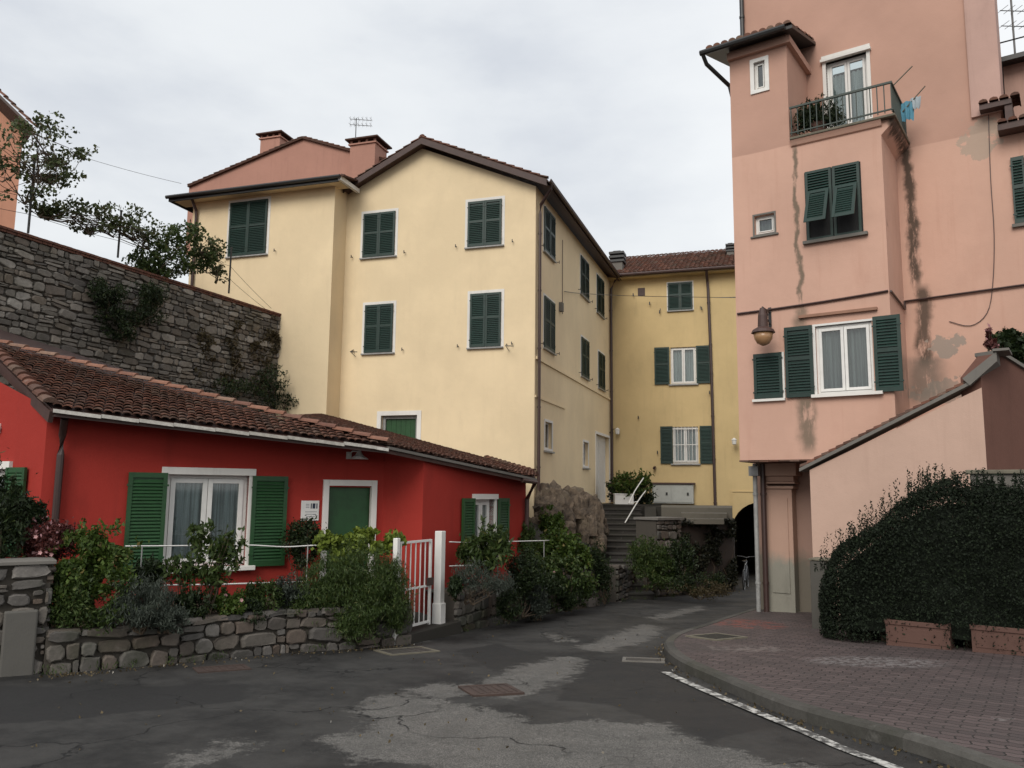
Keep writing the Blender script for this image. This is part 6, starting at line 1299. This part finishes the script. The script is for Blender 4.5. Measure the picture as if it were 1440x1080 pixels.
# plants by the pink side wall and on the balcony
plant('shrub', 'dark plants on top of the shade-brown wall at the right edge', 'plant', [(1420, 482, 14.3, 22, 14), (1445, 492, 14.2, 18, 16), (1400, 480, 14.2, 10, 8)], 2200, .1, LD, .55, st=6)
plant('cactus_plant', 'small upright reddish plant on the coping end of the sloping wall', 'plant', [(1390, 468, 13.6, 3, 12), (1394, 484, 13.6, 9, 6)], 260, .08, LR, .4, .9, st=4)
bt = WP.M(st + .5, -.3, zsl + .1)
c = bt; t = thing('potted_plant', c, 'dark leafy potted plant behind the balcony railing', 'plant'); m = MB(); m.lathe(c, [(.12, 0), (.17, .25), (.18, .27), (.16, .27)], 14); m.build('pot', TERP, t)
P = blob_pts([(c.x, c.y, c.z + .45, .34, .3, .3), (c.x + .25, c.y - .15, c.z + .35, .25, .2, .25), (c.x - .2, c.y + .1, c.z + .4, .25, .25, .3)], 2600, .5, 5, -.2); leaf_cloud('foliage', P, .09, LD, t, .25, .6)
# ---- hedge
Wh = Wall(*WP.M(0, 2.78, 0)[:2], R(-35.3)); hs0 = Wh.hit(1156, 850)[0]; hs1 = Wh.hit(1680, 850)[0]
prof = [(Wh.hit(x, y)) for x, y in ((1146, 805), (1175, 772), (1230, 728), (1290, 684), (1335, 671), (1440, 672), (1680, 690))]
def hH(s):
    for (a, z), (b, w) in zip(prof[:-1], prof[1:]):
        if s <= b: f = max(0, (s - a) / (b - a)); return z + (w - z) * f
    return prof[-1][1]
t = thing('hedge', Wh.M((hs0 + hs1) / 2, 0, gz(0, 11.5)), 'large dense dark green hedge rising over terracotta planters on the right', 'hedge')
P = []; tries = 0
hfr = .55
while len(P) < 88000 and tries < 1500000:
    tries += 1; s = random.uniform(hs0 - .15, min(hs1, hs0 + 4.6)); q = random.uniform(-.72, .72); p0 = Wh.M(s, q, 0); zb = gz(p0.x, p0.y) + KH; ht = hH(s)
    z = zb + .02 + (ht - zb) * random.random() ** .9
    bulge = hfr + .16 * noise.noise(Vector((s * 1.6, z * 1.6, 7))) + .04 * noise.noise(Vector((s * 5, z * 5, 2)))
    top = ht - .06 + .2 * noise.noise(Vector((s * 2.2, q * 2, 1))); v = (z - zb) / (top - zb)
    if v > 1: continue
    rr = (abs(q) / bulge) ** 3 + max(0, v) ** 7
    e_ = (s - hs0) / .5
    if e_ < 1: rr += max(0, 1 - e_) ** 2.2
    if q > .3 and z < zb + .3 and s > Wh.hit(1235, 880)[0]: 
        if random.random() > .25: continue
    if rr > 1.06 or rr < .5: continue
    if rr > .93 and random.random() > .55: continue
    P.append(tuple(Wh.M(s, q, z)))
sp_ = []
for _ in range(260):
    s = random.uniform(hs0, hs0 + 4.4); q = random.uniform(-.45, .45); z0 = hH(s) - .1; L_ = random.uniform(.08, .34) * (1.2 if s < hs0 + 1.8 else .7); p = Wh.M(s, q, z0)
    for k in range(18): sp_.append((p.x + random.gauss(0, .014), p.y + random.gauss(0, .014), z0 + L_ * k / 17))
leaf_cloud('foliage', np.array(P + sp_), .043, LH, t, .5, .35)
m = MB()
zc0 = gz(0, 12.5)
for k in range(16):
    s = hs0 + .35 + k * .27; m.cur = random.random(); p = Wh.M(s, random.uniform(-.1, .1), zc0); ht = hH(s) - .35
    for j in range(5): q = Wh.M(s + random.uniform(-.3, .3), random.uniform(-.35, .35), ht - random.uniform(0, .6)); m.tube([p, p.lerp(q, .5) + Vector((0, 0, .1)), q], [.02, .012, .004], 5)
m.build('stem', BARK, t)
m = MB(); vs = []
sc_ = [hs0 + .35 + k * .22 for k in range(20)]
for s in sc_:
    h_ = hH(s) - .38
    for (q, zz_) in ((-.34, zc0 + .1), (-.36, h_ - .25), (-.2, h_), (.2, h_), (.36, h_ - .25), (.34, zc0 + .3)): vs.append(Wh.M(s, q, zz_))
m.add(vs, [(i * 6 + j, i * 6 + j + 1, (i + 1) * 6 + j + 1, (i + 1) * 6 + j) for i in range(len(sc_) - 1) for j in range(5)] + [tuple(range(6)), tuple(range(len(vs) - 6, len(vs)))]); m.build('hedge_core', LH, t)  # solid core in the darkest leaf tone, making the hedge inside dark
# planters
for i, (x0, x1, yb, lab) in enumerate(((1246, 1336, 914, 'terracotta planter box half under the hedge, left one'), (1366, 1462, 925, 'terracotta planter box half under the hedge at the right edge'))):
    a = ground(x0, yb - 2); b = ground(x1, yb + 6); a = at(x0, yb, 11.3 if i == 0 else 10.6) if False else a; zp = gz(0, a.y) + KH
    d_ = 3.3 - 2.78; s0 = Wh.hit(x0, 895, d_)[0]; s1 = Wh.hit(x1, 895, d_)[0]; pc = Wh.M((s0 + s1) / 2, .3, 0); zp = gz(pc.x, pc.y) + KH - .01; t = thing('planter_box', (pc.x, pc.y, zp), lab, 'planter', 'terracotta planters under the hedge')
    m = MB(); zt = zp + .36; m.wbox(Wh, s0, s1, d_ - .04, d_, zp, zt); m.wbox(Wh, s0, s1, d_ - .42, d_ - .38, zp, zt); m.wbox(Wh, s0, s0 + .04, d_ - .38, d_ - .04, zp, zt); m.wbox(Wh, s1 - .04, s1, d_ - .38, d_ - .04, zp, zt)
    m.wbox(Wh, s0 - .015, s1 + .015, d_, d_ + .018, zt - .06, zt + .004); m.wbox(Wh, s0 + .05, s1 - .05, d_, d_ + .008, zp + .07, zt - .1); m.build('box', TERP, t, bevel=.006); m = MB(); m.wbox(Wh, s0 + .04, s1 - .04, d_ - .38, d_ - .04, zp, zt - .05); m.build('soil', SOIL, t)
# litter: tiny leaves and grit on the road and along the kerb
P = []
for _ in range(900):
    r_ = random.random()
    if r_ < .45: k = random.randrange(len(ks) - 1); p = ks[k].lerp(ks[k + 1], random.random()); p = p + Vector((random.gauss(0, .05) - .07, random.gauss(0, .05) - .05, 0))
    elif r_ < .8: i = random.randrange(len(lw) - 1); p = ground(*lw[i]).lerp(ground(*lw[i + 1]), random.random()) + Vector((.05 + abs(random.gauss(0, .12)), -.08 - abs(random.gauss(0, .15)), 0))
    else: p = Vector((random.uniform(-6, 4), random.uniform(4.5, 14), 0))
    P.append((p.x, p.y, gz(p.x, p.y) + .012))
o = leaf_cloud('leaf_litter', np.array(P), .03, leafmat('dead_leaf', (.06, .045, .025), (.16, .12, .06), (.4, .38, .34)), None, .7, 0); o['kind'] = 'stuff'
# weeds along wall feet
P = []
for pl, n in ((lw, 10), (rw, 10), ([(868, 847), (945, 840)], 6)):
    for _ in range(n * 2):
        i = random.randrange(len(pl) - 1); p = ground(*pl[i]).lerp(ground(*pl[i + 1]), random.random()) + Vector((.04, -.06, 0))
        for k in range(14): P.append((p.x + random.gauss(0, .05), p.y + random.gauss(0, .03), gz(p.x, p.y) + random.uniform(.01, .1)))
o = leaf_cloud('weeds', np.array(P), .055, LM, None, .18, 1.5); o['kind'] = 'stuff'

# ================================================================== SKY AND LIGHT
w = bpy.data.worlds.new('World'); scene.world = w; w.use_nodes = True; nt = w.node_tree; bg = nt.nodes['Background']
sky = N(nt, 'ShaderNodeTexSky', sky_type='NISHITA'); sky.sun_disc = False; SE, SR = R(38), R(205); sky.sun_elevation = SE; sky.sun_rotation = SR; sky.air_density = 2; sky.dust_density = 5; sky.altitude = 50
tc = N(nt, 'ShaderNodeTexCoord'); mp = N(nt, 'ShaderNodeMapping'); mp.inputs['Scale'].default_value = (1.0, 1.0, 2.4); L(nt, tc.outputs['Generated'], mp.inputs['Vector'])
c1 = nz(nt, 1.5, 7, .52, vec=mp.outputs[0]); c2 = nz(nt, 4.2, 6, .55, vec=mp.outputs[0])
cl = math_(nt, 'ADD', math_(nt, 'MULTIPLY', c1, .75), math_(nt, 'MULTIPLY', c2, .25))
CG = 8.3; cloud = mix(nt, ramp(nt, cl, .36, .6), scale((.55, .58, .64), CG), scale((.78, .80, .82), CG))
sx = N(nt, 'ShaderNodeSeparateXYZ'); L(nt, tc.outputs['Generated'], sx.inputs[0])
cloud = mix(nt, ramp(nt, sx.outputs[0], -.1, .5, 0, .75), cloud, scale((.88, .89, .9), CG))
cloud = mix(nt, ramp(nt, sx.outputs[2], .0, .12, 1, 0), cloud, scale((.7, .7, .7), CG))
L(nt, mix(nt, .9, sky.outputs[0], cloud), bg.inputs['Color']); bg.inputs['Strength'].default_value = .1
sd_ = bpy.data.lights.new('sun', 'SUN'); so = bpy.data.objects.new('sun', sd_); col.objects.link(so); sd_.energy = 1.5; sd_.angle = R(35); sd_.color = (1, .96, .9)
az = SR; sv = Vector((math.sin(az) * math.cos(SE), math.cos(az) * math.cos(SE), math.sin(SE))); so.rotation_euler = sv.to_track_quat('Z', 'Y').to_euler()
scene.view_settings.view_transform = 'Standard'; scene.view_settings.look = 'None'; scene.view_settings.exposure = .5; scene.view_settings.gamma = 1
scene.render.engine = 'CYCLES'; scene.cycles.max_bounces = 6; scene.cycles.transparent_max_bounces = 12; scene.cycles.use_denoising = True
scene.render.resolution_x = 1024; scene.render.resolution_y = 768
